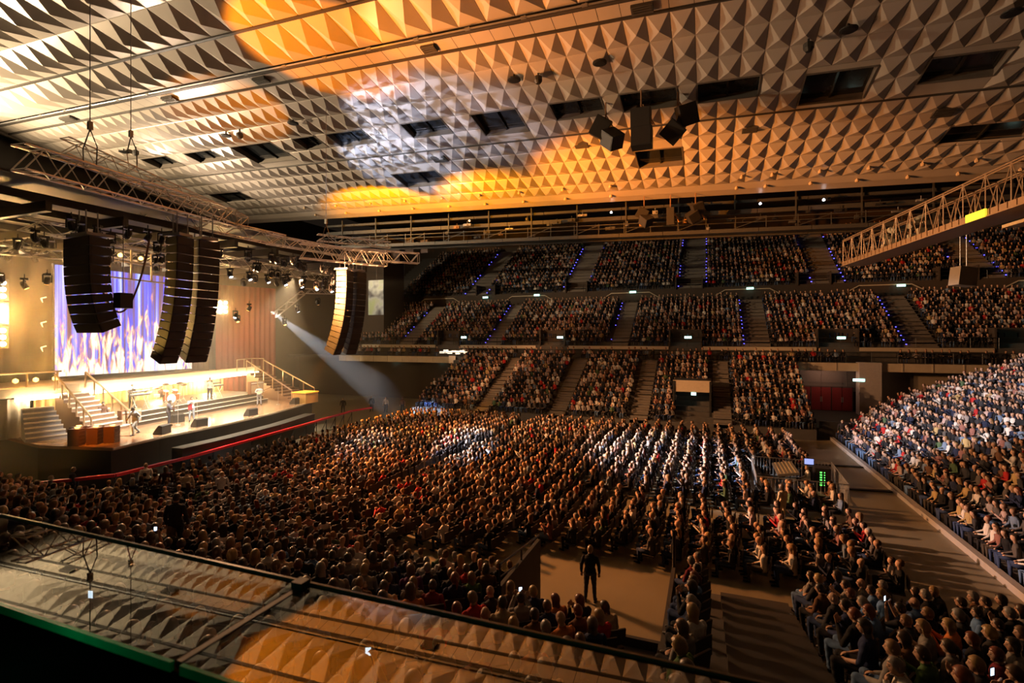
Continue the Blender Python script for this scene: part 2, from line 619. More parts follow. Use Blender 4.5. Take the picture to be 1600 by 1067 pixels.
# fascia boards: beige under the deck's lip right and left of the lower stand
for (x0, x1) in ((7.9, 13.0), (13.0, 30), (-46, -28.7)):
    d = MB()
    d.box(((x0 + x1) / 2, 54.85, 5.25), (x1 - x0 - .05, 0.12, 0.75))
    n = int((x1 - x0) / 2.2)
    for k in range(n):
        d.box((x0 + (k + .5) * 2.2, 54.77, 5.25), (.10, .06, .75))
    struct('trim_fascia', d, LEDGE)
# wall under the deck
d = MB()
d.box((-10, 57.2, 2.6), (90, 0.3, 5.6))
struct('wall_far', d, DARK)

# middle tier
MA = [(-37.0, 2.2), (-24.6, 2.0), (-9.2, 1.9), (4.8, 2.4), (18.6, 2.4), (32, 2.4)]
stand('floor_stand_middle', -48, 42, 57.2, 7.05, 13, 0.70, 0.42, base=5.0)
MV = [(-30.8, 3.0), (-17.0, 3.0), (-2.2, 3.2), (11.8, 3.4), (25.5, 3.4)]       # stairwells with exit signs
fill_rows('middle', -48, 42, 57.2, 7.05, 13, 0.70, 0.42, 1, MA, yaw=yaw_mix(-math.pi / 2, 0.55),
          skip=lambda x, y, k: any(abs(x - a) < w_ / 2 and k < 2 for a, w_ in MV))
for (a, wd) in MA:
    aisle('floor_gangway', a, wd, 57.2, 7.05, 13, 0.70, 0.42)
# upper tier
UA = [(-32.5, 3.4), (-17.4, 3.2), (-1.8, 3.2), (13.3, 3.2), (28, 3.2)]
stand('floor_stand_upper', -50, 46, 69.0, 14.3, 16, 0.9, 0.56, base=12.0)
fill_rows('upper', -46, 46, 69.0, 14.3, 16, 0.9, 0.56, 1, UA, yaw=yaw_mix(-math.pi / 2, 0.55), pitch=0.56,
          skip=lambda x, y, k: any(abs(x - a) < w_ / 2 + .4 and k < 2 for a, w_ in MV))
for (a, wd) in UA:
    aisle('floor_gangway', a, wd, 69.0, 14.3, 16, 0.9, 0.56)
d = MB()
d.box((0, 67.7, 12.4), (100, 2.8, 0.3))
d.box((0, 68.95, 13.2), (100, 0.2, 2.3))
struct('wall_tier', d, DARK)
d = MB()
d.box((0, 84.5, 18), (110, 0.4, 26))
struct('wall_back', d, DARK)
d = MB()
d.box((0, 70, 27.5), (110, 30, 0.3))
struct('ceiling_upper', d, BLACK)
# left + right + rear walls
d = MB(); d.box((-62, 30, 12), (0.4, 110, 30)); struct('wall_left', d, mat('wall_black', (0.03, 0.027, 0.024), .9))
d = MB(); d.box((48, 30, 12), (0.4, 110, 30)); struct('wall_right', d, DARK)

# near stand
NA = [(1.2, 1.7), (-3.2, 0.1)]
stand('floor_stand_near', -45, -4.6, 13.7, 0.45, 13, 0.85, 0.27, sgn=-1)
stand('floor_stand_near', -0.9, 30, 15.5, 0.7, 14, 0.85, 0.21, sgn=-1)
stand('floor_stand_near', -4.6, -0.9, 11.3, 1.2, 10, 0.85, 0.27, sgn=-1)
near_yaw = lambda x, y: yaw_mix(math.pi / 2, .82 if x > -1 else .55)(x, y)
fill_rows('near', -40.2, -4.85, 13.7, 0.45, 13, 0.85, 0.27, -1, [], yaw=near_yaw, pitch=.56)
fill_rows('near', -0.55, 16, 15.5, 0.7, 14, 0.85, 0.21, -1, [(1.2, 1.7)], yaw=near_yaw, pitch=.56, skip=lambda x, y, k: x < 0.4 and False)
fill_rows('near', -4.4, -1.1, 11.0, 1.2, 10, 0.85, 0.27, -1, [], yaw=near_yaw, pitch=.56)
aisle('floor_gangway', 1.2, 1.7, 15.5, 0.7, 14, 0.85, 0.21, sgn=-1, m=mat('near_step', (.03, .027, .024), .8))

# floor seats, facing the stage
for i in range(36):
    x = -26.2 + i * 0.9
    if abs(x + 14.6) < .5:
        continue
    jn = int((44.0 - 18.3) / .56)
    for j in range(-3 if x < -7 else 0, jn):
        y = 18.3 + j * .56
        if j < 0 and x < -10.5 and y < 17.9:
            continue
        if x < -20 and y < 18.5 + 0:
            pass
        if x > -6 and abs(y - 24.4) < .7:
            continue
        if 2.2 < x and 27.6 < y < 32.6:
            continue
        if y > 43 and x < -24:
            continue
        if rnd.random() > 0.96:
            continue
        SEATS.append((x + rnd.uniform(-.08, .08), y + rnd.uniform(-.05, .05), 0.0, math.atan2(25 - y, -36 - x) * 1.0, 'floor', i, j))
# more floor seats where the aisle ends, below the stage-side near stand
for i in range(20):
    for j in range(7):
        x, y = -26.2 + i * .8, 14.1 + j * .56
        if rnd.random() < .93:
            SEATS.append((x + rnd.uniform(-.08, .08), y, 0.0, math.atan2(25 - y, -36 - x), 'floor', i, -12 + j))
# right stand (end of the hall), facing the stage
b = MB()
prof = [(9.2, -.1)]
x, z = 9.2, 0.1
NR = 17
for k in range(NR):
    prof += [(x, z), (x + .85, z)]
    x += .85
    z += .357
prof += [(x, z - .357), (x, -.1)]
q = len(prof)
vs = [(a, 19.5, c) for a, c in prof] + [(a, 51, c) for a, c in prof]
b.add(vs, [tuple(range(q)), tuple(range(q, 2 * q))[::-1]] + [(k, q + k, q + (k + 1) % q, (k + 1) % q) for k in range(q)])
struct('floor_stand_end', b, STEP)
for k in range(NR):
    x = 9.2 + .85 * (k + .55)
    ymax = 46 + min(5, .85 * k)
    for j in range(int((ymax - 17) / .54)):
        y = 19.6 + j * .54
        if y > ymax - .3 or rnd.random() > .97:
            continue
        SEATS.append((x + rnd.uniform(-.05, .05), y + rnd.uniform(-.05, .05), .1 + .357 * k, math.atan2(26 - y, -36 - x), 'end', k, j))

# ------------------------------------------------------------------ the crowd far away (one object, real people-shaped meshes)
def lowpoly(detail, hair, pose):
    """seated person facing +x, feet at z=0; returns verts, faces, part id per vertex (0 skin 1 hair 2 top 3 trousers 4 shoe)"""
    V, F, PID = [], [], []

    def loft(path, seg, pid, cap=True):
        n0 = len(V)
        m = len(path)
        for i, (c, a, b_, ax) in enumerate(path):
            c = Vector(c)
            if ax is None:
                nx = path[min(i + 1, m - 1)][0]
                pv = path[max(i - 1, 0)][0]
                d = (Vector(nx) - Vector(pv)).normalized()
            else:
                d = Vector(ax).normalized()
            u = d.orthogonal().normalized() if abs(d.z) < .9 else Vector((1, 0, 0))
            if abs(d.z) < .9:
                u = Vector((-d.y, d.x, 0)).normalized()
                if u.length < .1:
                    u = Vector((0, 1, 0))
            w_ = d.cross(u)
            for k in range(seg):
                t = 2 * math.pi * k / seg
                V.append(c + u * (math.cos(t) * a) + w_ * (math.sin(t) * b_))
                PID.append(pid)
        for i in range(m - 1):
            for k in range(seg):
                F.append((n0 + i * seg + k, n0 + i * seg + (k + 1) % seg, n0 + (i + 1) * seg + (k + 1) % seg, n0 + (i + 1) * seg + k))
        if cap:
            F.append(tuple(n0 + k for k in range(seg))[::-1])
            F.append(tuple(n0 + (m - 1) * seg + k for k in range(seg)))

    Z = (0, 0, 1)
    s = 8 if detail else 6
    # torso
    loft([((-.02, 0, .42), .13, .17, Z), ((-.03, 0, .60), .11, .15, Z), ((-.01, 0, .80), .12, .19, Z), ((-.02, 0, .93), .10, .19, Z),
          ((-.01, 0, 1.0), .05, .07, Z)], s, 2)
    # neck + head
    loft([((0, 0, .98), .05, .05, Z), ((.01, 0, 1.06), .055, .05, Z), ((.025, 0, 1.09), .08, .065, Z), ((.025, 0, 1.16), .10, .078, Z),
          ((.015, 0, 1.23), .095, .075, Z), ((.01, 0, 1.27), .05, .045, Z)], s, 0)
    # hair
    if hair == 1:
        loft([((-.035, 0, 1.12), .06, .075, Z), ((-.015, 0, 1.20), .095, .088, Z), ((-.005, 0, 1.26), .09, .078, Z), ((0, 0, 1.29), .04, .04, Z)], s, 1)
    elif hair == 2:
        loft([((-.06, 0, .93), .05, .09, Z), ((-.05, 0, 1.05), .065, .10, Z), ((-.025, 0, 1.18), .10, .095, Z), ((-.005, 0, 1.26), .10, .085, Z),
              ((0, 0, 1.295), .045, .045, Z)], s, 1)
    # arms
    sa = 5 if detail else 4
    for sg in (-1, 1):
        sh = (-.01, sg * .20, .91)
        if pose == 0:
            el, wr, hd = (.04, sg * .25, .64), (.27, sg * .12, .58), (.34, sg * .08, .56)
        elif pose == 1:
            el, wr, hd = (.10, sg * .24, .66), (.30, sg * .06, .86), (.36, sg * .02, .94)
        else:
            el, wr, hd = (.06, sg * .26, .66), (.26, -sg * .04, .70), (.30, -sg * .12, .70)
        loft([(sh, .058, .058, None), (el, .045, .045, None), (wr, .034, .034, None)], sa, 2)
        loft([(wr, .03, .03, None), (hd, .034, .02, None)], sa, 0)
        # legs
        hp, kn, an = (.0, sg * .09, .47), (.44, sg * .12, .50), (.42, sg * .12, .08)
        loft([(hp, .085, .085, None), (kn, .065, .065, None)], sa, 3)
        loft([((.44, sg * .12, .53), .062, .062, None), (an, .042, .042, None)], sa, 3)
        if detail:
            loft([((.38, sg * .12, .04), .045, .04, None), ((.60, sg * .12, .03), .035, .028, None)], sa, 4)
    return np.array([tuple(v) for v in V], dtype=np.float32), F, np.array(PID)


def quads_of(F):
    """uniform arrays: loop totals and loop indices"""
    tot = np.array([len(f) for f in F], dtype=np.int32)
    idx = np.array([i for f in F for i in f], dtype=np.int32)
    return tot, idx


TOPS = [(.010, .010, .012)] * 14 + [(.03, .03, .035)] * 6 + [(.015, .02, .045)] * 4 + [(.08, .07, .065)] * 3 + [(.52, .49, .46)] * 4 + [(.24, .21, .20)] * 3 + \
       [(.34, .02, .02)] * 2 + [(.22, .10, .08)] * 2 + [(.11, .055, .03)] * 2 + [(.13, .18, .27)] * 2 + [(.36, .26, .12)] + [(.06, .10, .05)] + \
       [(.38, .28, .26)] * 2
HAIRS = [(.02, .012, .007)] * 5 + [(.05, .028, .014)] * 5 + [(.11, .06, .03)] * 4 + [(.22, .13, .055)] * 3 + [(.34, .23, .10)] * 1 + [(.20, .19, .18)] * 1 + [(.12, .03, .01)]
SKINS = [(.46, .28, .19), (.52, .32, .22), (.40, .24, .16), (.46, .30, .22)]
PANTS = [(.015, .015, .018)] * 5 + [(.03, .05, .12)] * 4 + [(.06, .05, .04)] * 2 + [(.08, .14, .26)] * 2


def camproj(x, y, z):
    c, s = math.cos(PSI), math.sin(PSI)
    r = x * c + y * s
    f = -x * s + y * c
    if f < .3:
        return None
    return (800 + 790 * r / f, 527 - 790 * (z - CAM_Z) / f, f)


vis = []
for st in SEATS:
    p = camproj(st[0], st[1], st[2] + 1.1)
    if p is None:
        continue
    m = 14 * 790 / p[2] / 20 + 12
    if -m < p[0] < 1600 + m and -m < p[1] < 1067 + m * 1.5:
        vis.append((p[2], p, st))
vis.sort(key=lambda t: t[0])
NEAR_N = 282
near_people = vis[:NEAR_N]
far_people = vis[NEAR_N:]


def build_crowd(people, name):
    tmpl = {}
    for det in (0, 1):
        for h in (0, 1, 2):
            for ps in (0, 1, 2):
                v, F, pid = lowpoly(det, h, ps)
                tot, idx = quads_of(F)
                tmpl[(det, h, ps)] = (v, tot, idx, pid)
    VV, CC, TT, II = [], [], [], []
    off = 0
    r = random.Random(3)
    for (dist, p, st) in people:
        x, y, z, yaw = st[:4]
        det = 1 if dist < 34 else 0
        h = r.choice((1, 1, 1, 2, 2, 1, 2, 1, 0)) if r.random() < .97 else 0
        ps = r.choice((0, 0, 1, 2, 0))
        v, tot, idx, pid = tmpl[(det, h, ps)]
        s = r.uniform(.93, 1.06)
        a = yaw + r.uniform(-.3, .3)
        lean = r.uniform(-.10, .16)
        ca, sa = math.cos(a), math.sin(a)
        q = v.copy()
        up = np.clip(q[:, 2] - .45, 0, 2)
        q[:, 0] += up * lean
        q[:, 1] += up * r.uniform(-.08, .08)
        q *= s
        X = q[:, 0] * ca - q[:, 1] * sa + x
        Y = q[:, 0] * sa + q[:, 1] * ca + y
        Z = q[:, 2] + z
        VV.append(np.stack([X, Y, Z], 1))
        pal = np.array([r.choice(SKINS), r.choice(HAIRS), r.choice(TOPS), r.choice(PANTS), (.01, .01, .01)], dtype=np.float32)
        CC.append(pal[pid])
        TT.append(tot)
        II.append(idx + off)
        off += len(v)
    V = np.concatenate(VV).astype(np.float32)
    C = np.concatenate(CC)
    T = np.concatenate(TT)
    I = np.concatenate(II)
    me = bpy.data.meshes.new(name)
    me.vertices.add(len(V))
    me.vertices.foreach_set('co', V.ravel())
    me.loops.add(len(I))
    me.loops.foreach_set('vertex_index', I)
    me.polygons.add(len(T))
    st_ = np.concatenate([[0], np.cumsum(T)[:-1]]).astype(np.int32)
    me.polygons.foreach_set('loop_start', st_)
    me.polygons.foreach_set('loop_total', T)
    me.polygons.foreach_set('use_smooth', np.ones(len(T), dtype=bool))
    me.update(calc_edges=True)
    at = me.attributes.new('crowd_col', 'FLOAT_COLOR', 'POINT')
    at.data.foreach_set('color', np.concatenate([C, np.ones((len(C), 1), dtype=np.float32)], 1).astype(np.float32).ravel())
    me.materials.append(mat_objcolor('crowd_cloth', .85, .2, attr='crowd_col'))
    o = bpy.data.objects.new(name, me)
    COL.objects.link(o)
    print('crowd', len(people), 'verts', len(V))
    return o


crowd = build_crowd(far_people, 'audience')
tag(crowd, 'the rest of the seated audience filling the floor and every tier', 'audience', kind='stuff')

# ------------------------------------------------------------------ detailed people
SKINM = mat_objcolor('skin', .55, .35, attr='tint')
CLOTH = mat_objcolor('cloth', .85, .2)
HAIRM = mat_objcolor('hair', .38, .7)
SHOEM = mat('shoe_leather', (.015, .013, .012), .5)


def cap_chain(mb, pts, seg=8):
    """closed lofted limb through (point, radius) pairs with round ends"""
    rings = []
    P_ = [Vector(p) for p, r in pts]
    Rr = [r for p, r in pts]
    m = len(P_)
    d0 = (P_[1] - P_[0]).normalized()
    d1 = (P_[-1] - P_[-2]).normalized()
    rings.append((P_[0] - d0 * Rr[0] * .75, Rr[0] * .55, d0))
    for i in range(m):
        d = (P_[min(i + 1, m - 1)] - P_[max(i - 1, 0)]).normalized()
        rings.append((P_[i], Rr[i], d))
    rings.append((P_[-1] + d1 * Rr[-1] * .75, Rr[-1] * .55, d1))
    vs, fs = [], []
    for c, r, d in rings:
        u = d.orthogonal().normalized()
        ref = Vector((0, 1, 0)) if abs(d.y) < .9 else Vector((1, 0, 0))
        u = (ref - d * ref.dot(d)).normalized()
        w_ = d.cross(u)
        for k in range(seg):
            t = 2 * math.pi * k / seg
            vs.append(c + (u * math.cos(t) + w_ * math.sin(t)) * r)
    n = len(rings)
    for i in range(n - 1):
        for k in range(seg):
            fs.append((i * seg + k, i * seg + (k + 1) % seg, (i + 1) * seg + (k + 1) % seg, (i + 1) * seg + k))
    fs.append(tuple(range(seg))[::-1])
    fs.append(tuple((n - 1) * seg + k for k in range(seg)))
    mb.add(vs, fs)


def oval_chain(mb, rows, seg=16):
    """rows of (centre, half depth x, half width y) stacked upwards"""
    vs, fs = [], []
    for c, a, b_ in rows:
        for k in range(seg):
            t = 2 * math.pi * k / seg
            ct, st_ = math.cos(t), math.sin(t)
            e_ = .8
            vs.append((c[0] + a * math.copysign(abs(ct) ** e_, ct), c[1] + b_ * math.copysign(abs(st_) ** e_, st_), c[2]))
    n = len(rows)
    for i in range(n - 1):
        for k in range(seg):
            fs.append((i * seg + k, i * seg + (k + 1) % seg, (i + 1) * seg + (k + 1) % seg, (i + 1) * seg + k))
    fs.append(tuple(range(seg))[::-1])
    fs.append(tuple((n - 1) * seg + k for k in range(seg)))
    mb.add(vs, fs)


def head_point(th, ph, grow=0.0):
    """th polar from the crown, ph azimuth (0 = face, +x); local to the head centre"""
    z = math.cos(th)
    s = math.sin(th)
    x, y = s * math.cos(ph), s * math.sin(ph)
    rx, ry, rz = .098 + grow, .077 + grow, .116 + grow
    px, py, pz = x * rx, y * ry, z * rz
    if grow == 0:
        if z < -.1:                                   # jaw narrows, chin comes forward
            k = min(1, (-z - .1) / .9)
            py *= 1 - .30 * k
            px = px * (1 - .18 * k) + .022 * k
        if x > 0:
            px *= .96
            px += .034 * math.exp(-((y) / .15) ** 2) * math.exp(-((z + .12) / .20) ** 2) * (1 if z < .18 else .4)     # nose
            for sg in (-1, 1):
                px -= .012 * math.exp(-((y - sg * .42) / .17) ** 2) * math.exp(-((z - .08) / .12) ** 2)                # sockets
            px += .007 * math.exp(-((z - .27) / .08) ** 2) * math.exp(-(y / .7) ** 2)                                # brow
            px += .008 * math.exp(-((z + .46) / .07) ** 2) * math.exp(-(y / .28) ** 2)                               # lips
            px += .008 * math.exp(-((z + .82) / .12) ** 2) * math.exp(-(y / .3) ** 2)                                # chin
    return Vector((px, py, pz))


def make_head(mb, c, q):
    nu, nv = 28, 22
    vs, fs = [], []
    for i in range(1, nv):
        for k in range(nu):
            vs.append(c + q @ head_point(math.pi * i / nv, 2 * math.pi * k / nu))
    vs.append(c + q @ head_point(0.0001, 0))
    vs.append(c + q @ head_point(math.pi - .0001, 0))
    for i in range(nv - 2):
        for k in range(nu):
            fs.append((i * nu + k, (i + 1) * nu + k, (i + 1) * nu + (k + 1) % nu, i * nu + (k + 1) % nu))
    for k in range(nu):
        fs.append((len(vs) - 2, k, (k + 1) % nu))
        fs.append((len(vs) - 1, (nv - 2) * nu + (k + 1) % nu, (nv - 2) * nu + k))
    mb.add(vs, fs)
    for sg in (-1, 1):                                     # ears
        cap_chain(mb, [(c + q @ Vector((-.012, sg * .078, -.025)), .010), (c + q @ Vector((-.018, sg * .086, .005)), .014),
                       (c + q @ Vector((-.016, sg * .084, .028)), .010)], 6)


def make_hair(style, c, q):
    """hair shell around the head; style short, long, bob, curly, tail"""
    mb = MB()
    nu, nv = 26, 20
    grid = {}
    vs, fs = [], []
    rr = random.Random(hash(style) % 100 if False else len(style))
    for i in range(nv + 1):
        th = math.pi * i / nv
        for k in range(nu):
            ph = 2 * math.pi * k / nu
            ax = abs((ph + math.pi) % (2 * math.pi) - math.pi)          # 0 at the face
            lim = 1.02 if ax < .75 else (1.02 + (ax - .75) * 1.15)
            lim = min(lim, 2.15)
            thc = min(th, lim)
            gr = .014 if style == 'short' else (.022 if style in ('long', 'bob', 'tail') else .034)
            if style == 'curly':
                gr += rr.uniform(-.007, .007)
            if style == 'short':
                gr += rr.uniform(-.002, .002)
            p = head_point(thc, ph, gr if th <= lim + .01 else gr * .25)
            if style in ('long', 'bob') and th > lim and ax > 1.35:       # hanging hair
                k2 = (th - lim) / (math.pi - lim + .001)
                L = .20 if style == 'long' else .09
                p = head_point(lim, ph, gr)
                p.z -= L * k2
                p.x -= .03 * k2 * (1 if style == 'long' else .4)
                p.y *= 1 + .12 * math.sin(k2 * 3)
            vs.append(c + q @ p)
    for i in range(nv):
        for k in range(nu):
            fs.append((i * nu + k, (i + 1) * nu + k, (i + 1) * nu + (k + 1) % nu, i * nu + (k + 1) % nu))
    mb.add(vs, fs)
    if style == 'tail':
        cap_chain(mb, [(c + q @ Vector((-.11, 0, .03)), .03), (c + q @ Vector((-.15, 0, -.03)), .032), (c + q @ Vector((-.145, 0, -.12)), .022),
                       (c + q @ Vector((-.13, 0, -.19)), .010)], 8)
    return mb


def hand_pts(mb, wr, d, up, curl=.5, spread=.12, side=1, s=1.0):
    """palm, four fingers and a thumb; d = direction of the hand, up = back of the hand"""
    d = Vector(d).normalized()
    up = Vector(up)
    up = (up - d * up.dot(d)).normalized()
    sd = d.cross(up) * side
    wr = Vector(wr)
    pc = wr + d * .045 * s
    cap_chain(mb, [(wr, .024 * s), (wr + d * .03 * s, .026 * s), (wr + d * .07 * s, .024 * s)], 8)
    for sgn in (-1, 1):
        cap_chain(mb, [(wr + d * .02 * s + sd * .010 * sgn * s, .018 * s), (wr + d * .08 * s + sd * .026 * sgn * s, .012 * s)], 6)
    for j, (o_, L) in enumerate(((-.030, .066), (-.010, .076), (.010, .072), (.030, .056))):
        b0 = wr + d * .082 * s + sd * o_ * s
        dd = (d + sd * spread * (j - 1.5) * .5).normalized()
        pts = [(b0, .0100 * s)]
        cur = b0
        ang = 0
        for seg_ in range(3):
            ang += curl * (0.55 + .12 * j * .3)
            v = dd * math.cos(ang) - up * math.sin(ang)
            cur = cur + v * L * s * (.42, .32, .26)[seg_]
            pts.append((cur, (.0095, .009, .008)[seg_] * s))
        cap_chain(mb, pts, 6)
    t0 = wr + d * .025 * s - sd * .022 * s
    t1 = t0 - sd * .026 * s + d * .022 * s - up * .006
    t2 = t1 + d * .028 * s - sd * .006 * s - up * .010
    cap_chain(mb, [(t0, .013 * s), (t1, .0115 * s), (t2, .0095 * s)], 6)


POSES = {
    # name: (seated, L elbow, L wrist, L hand dir, R elbow, R wrist, R hand dir, head yaw, head pitch, lean, curl)
    'lap':   (1, (.05, .25, .66), (.27, .13, .585), (.9, -.5, -.1), (.05, -.25, .66), (.28, -.12, .585), (.9, .5, -.1), 0, .05, 0, .6),
    'clap':  (1, (.10, .25, .67), (.30, .055, .88), (.5, -.25, .8), (.10, -.25, .67), (.30, -.05, .90), (.5, .2, .8), 0, 0, .02, .15),
    'phone': (1, (.16, .22, .84), (.24, .09, 1.12), (.1, -.3, .9), (.16, -.22, .84), (.24, -.09, 1.12), (.1, .3, .9), 0, .08, 0, .9),
    'chin':  (1, (.20, .16, .60), (.17, .06, .93), (-.1, -.2, .9), (.06, -.24, .66), (.26, .02, .62), (.6, .8, 0), .1, .12, .14, .8),
    'cross': (1, (.07, .24, .68), (.22, -.06, .74), (.1, -1, .1), (.07, -.24, .67), (.21, .06, .71), (.1, 1, .1), -.1, 0, -.03, .5),
    'stand': (0, (-.02, .26, 1.14), (.05, .27, .90), (.15, -.05, -1), (-.02, -.26, 1.14), (.05, -.27, .90), (.15, .05, -1), 0, .05, 0, .5),
    'sing':  (0, (.05, .40, 1.34), (.08, .66, 1.40), (.1, 1, .15), (.16, -.24, 1.22), (.20, -.06, 1.46), (.2, .5, .7), 0, -.15, -.02, .7),
    'guitar': (0, (-.02, .28, 1.16), (.26, .34, 1.22), (.5, -.4, .4), (.02, -.30, 1.14), (.22, -.12, 1.06), (.3, .7, -.3), 0, .2, .05, .9),
    'walk':  (2, (-.14, .25, 1.12), (.02, .28, .90), (.5, 0, -.8), (.14, -.25, 1.12), (.30, -.22, .98), (.7, 0, -.5), 0, .25, .20, .5),
    'play':  (0, (.06, .25, 1.14), (.30, .16, 1.10), (1, -.1, -.2), (.06, -.25, 1.14), (.30, -.16, 1.10), (1, .1, -.2), 0, .2, .06, .5),
}
BODY = {}


def build_body(pose, sleeves='long', fine=.010):
    key = (pose, sleeves)
    if key in BODY:
        return BODY[key]
    st_, le, lw, ld, re_, rw, rd, hy, hp, lean, curl = POSES[pose]
    seated = st_ == 1
    Z0 = 0 if seated else .43                     # hip rise of a standing figure
    mb = MB()

    def ln(p):                                     # lean the trunk from the hips
        p = Vector(p)
        hz = .50 + Z0
        return Vector((p.x + (p.z - hz) * lean, p.y, p.z - abs(lean) * .15 * max(0, p.z - hz)))
    oval_chain(mb, [(ln((-.02, 0, .42 + Z0)), .09, .12), (ln((-.02, 0, .47 + Z0)), .125, .168), (ln((-.02, 0, .56 + Z0)), .12, .165), (ln((-.03, 0, .66 + Z0)), .098, .138),
                    (ln((-.02, 0, .78 + Z0)), .112, .155), (ln((-.01, 0, .87 + Z0)), .120, .172), (ln((-.02, 0, .94 + Z0)), .10, .175),
                    (ln((-.02, 0, .985 + Z0)), .065, .11), (ln((-.015, 0, 1.01 + Z0)), .05, .06)])
    nk0, nk1 = ln((-.012, 0, .97 + Z0)), ln((.005, 0, 1.09 + Z0))
    cap_chain(mb, [(nk0, .062), (nk1, .056)], 10)
    hc = ln((.028, 0, 1.155 + Z0))
    hq = Euler((0, hp, hy + (.28 if seated else 0))).to_matrix()
    make_head(mb, hc, hq)
    bones = [('torso', ln((-.02, 0, .62 + Z0)), ln((-.01, 0, .93 + Z0)), .15), ('torso', ln((0, .1, .92 + Z0)), ln((0, -.1, .92 + Z0)), .09),
             ('hips', Vector((-.02, 0, .45 + Z0)), ln((-.02, 0, .56 + Z0)), .15), ('head', nk1 + Vector((0, 0, .01)), hc + Vector((0, 0, .08)), .08),
             ('head', ln((0, 0, 1.03 + Z0)), nk1, .05)]
    for sg, el, wr, hd in ((1, le, lw, ld), (-1, re_, rw, rd)):
        sh = ln((-.015, sg * .185, .925 + Z0))
        el, wr = ln(el) if seated or True else Vector(el), ln(wr)
        if True:
            cap_chain(mb, [(sh, .058), (sh.lerp(el, .35), .050), (el, .040)], 10)
            cap_chain(mb, [(el, .040), (el.lerp(wr, .3), .042), (wr, .027)], 10)
        hand_pts(mb, wr, hd, (0, 0, 1) if abs(Vector(hd).normalized().z) < .8 else (1, 0, 0), curl, side=-sg)
        bones += [('uparm', sh, el, .055), ('forearm', el, wr, .04), ('hand', wr + Vector(hd).normalized() * .03, wr + Vector(hd).normalized() * .15, .03)]
        if seated:
            hpj, kn, an, toe = (.02, sg * .09, .50), (.44, sg * .13, .52), (.41, sg * .13, .09), (.58, sg * .15, .04)
        elif st_ == 2:
            kn, an = ((.26, sg * .10, .56), (.22, sg * .10, .10)) if sg > 0 else ((-.02, sg * .10, .48), (-.34, sg * .10, .16))
            hpj = (0, sg * .09, .90)
            toe = (an[0] + .17, an[1], an[2] - .05)
        else:
            hpj, kn, an, toe = (0, sg * .095, .90), (.02, sg * .12, .49), (-.01, sg * .14, .09), (.16, sg * .17, .04)
        hpj, kn, an, toe = map(Vector, (hpj, kn, an, toe))
        cap_chain(mb, [(hpj, .092), (hpj.lerp(kn, .4), .080), (kn, .056)], 10)
        cap_chain(mb, [(kn, .054), (kn.lerp(an, .3), .054), (an, .036)], 10)
        heel = an + Vector((-.035, 0, -.045))
        cap_chain(mb, [(heel, .034), (an.lerp(toe, .5) + Vector((0, 0, -.01)), .038), (toe, .028)], 8)
        bones += [('thigh', hpj, kn, .08), ('shin', kn, an, .05), ('foot', heel, toe, .035)]
    ob = mb.build('tmp_body', SKINM)
    md = ob.modifiers.new('fuse', 'REMESH')
    md.mode = 'VOXEL'
    md.voxel_size = fine
    sm = ob.modifiers.new('smooth', 'SMOOTH')
    sm.factor = .5
    sm.iterations = 2
    dg = bpy.context.evaluated_depsgraph_get()
    me = bpy.data.meshes.new_from_object(ob.evaluated_get(dg))
    bpy.data.objects.remove(ob)
    me.name = 'body_' + pose
    nv = len(me.vertices)
    co = np.empty(nv * 3, dtype=np.float32)
    me.vertices.foreach_get('co', co)
    co = co.reshape(-1, 3)
    no = np.empty(nv * 3, dtype=np.float32)
    me.vertices.foreach_get('normal', no)
    no = no.reshape(-1, 3)
    best = np.full(nv, 1e9)
    zone = np.zeros(nv, dtype=np.int32)
    names = ['torso', 'hips', 'head', 'uparm', 'forearm', 'hand', 'thigh', 'shin', 'foot']
    tt = np.zeros(nv)
    for nm, a, b_, r in bones:
        a, b_ = np.array(a), np.array(b_)
        d = b_ - a
        t = np.clip(((co - a) @ d) / (d @ d), 0, 1)
        dist = np.linalg.norm(co - (a + t[:, None] * d), axis=1) - r
        k = dist < best
        best[k] = dist[k]
        zone[k] = names.index(nm)
        tt[k] = t[k]
    # eyes, brows and lips are the face's own colours
    tint = np.ones((nv, 4), dtype=np.float32)
    loc = (co - np.array(hc)) @ np.array(hq)
    front = (loc[:, 0] > .055)
    for sg in (-1, 1):
        ey = front & (((loc[:, 1] - sg * .030) / .013) ** 2 + ((loc[:, 2] - .010) / .008) ** 2 < 1)
        tint[ey, :3] = (.10, .12, .16)
        br = front & (abs(loc[:, 1] - sg * .030) < .020) & (abs(loc[:, 2] - .032) < .005)
        tint[br, :3] = (.25, .2, .18)
    lp = front & (abs(loc[:, 1]) < .023) & (abs(loc[:, 2] + .056) < .007)
    tint[lp, :3] = (1.0, .55, .5)
    at = me.attributes.new('tint', 'FLOAT_COLOR', 'POINT')
    at.data.foreach_set('color', tint.ravel())
    me.polygons.foreach_set('use_smooth', [True] * len(me.polygons))
    me.materials.clear()
    me.materials.append(SKINM)

    def shell(sel, grow, name, m):
        nf = len(me.polygons)
        tot = np.empty(nf, dtype=np.int32)
        me.polygons.foreach_get('loop_total', tot)
        lv = np.empty(len(me.loops), dtype=np.int32)
        me.loops.foreach_get('vertex_index', lv)
        q = lv.reshape(-1, 4) if (tot == 4).all() else None
        if q is None:
            st0 = np.concatenate([[0], np.cumsum(tot)[:-1]])
            q = [lv[s0:s0 + n0] for s0, n0 in zip(st0, tot)]
            keep = [f for f in q if sel[f].all()]
        else:
            keep = q[sel[q].all(axis=1)]
        used = np.unique(np.concatenate([np.asarray(f) for f in keep])) if len(keep) else np.array([], int)
        remap = -np.ones(nv, dtype=np.int64)
        remap[used] = np.arange(len(used))
        P2 = co[used] + no[used] * grow
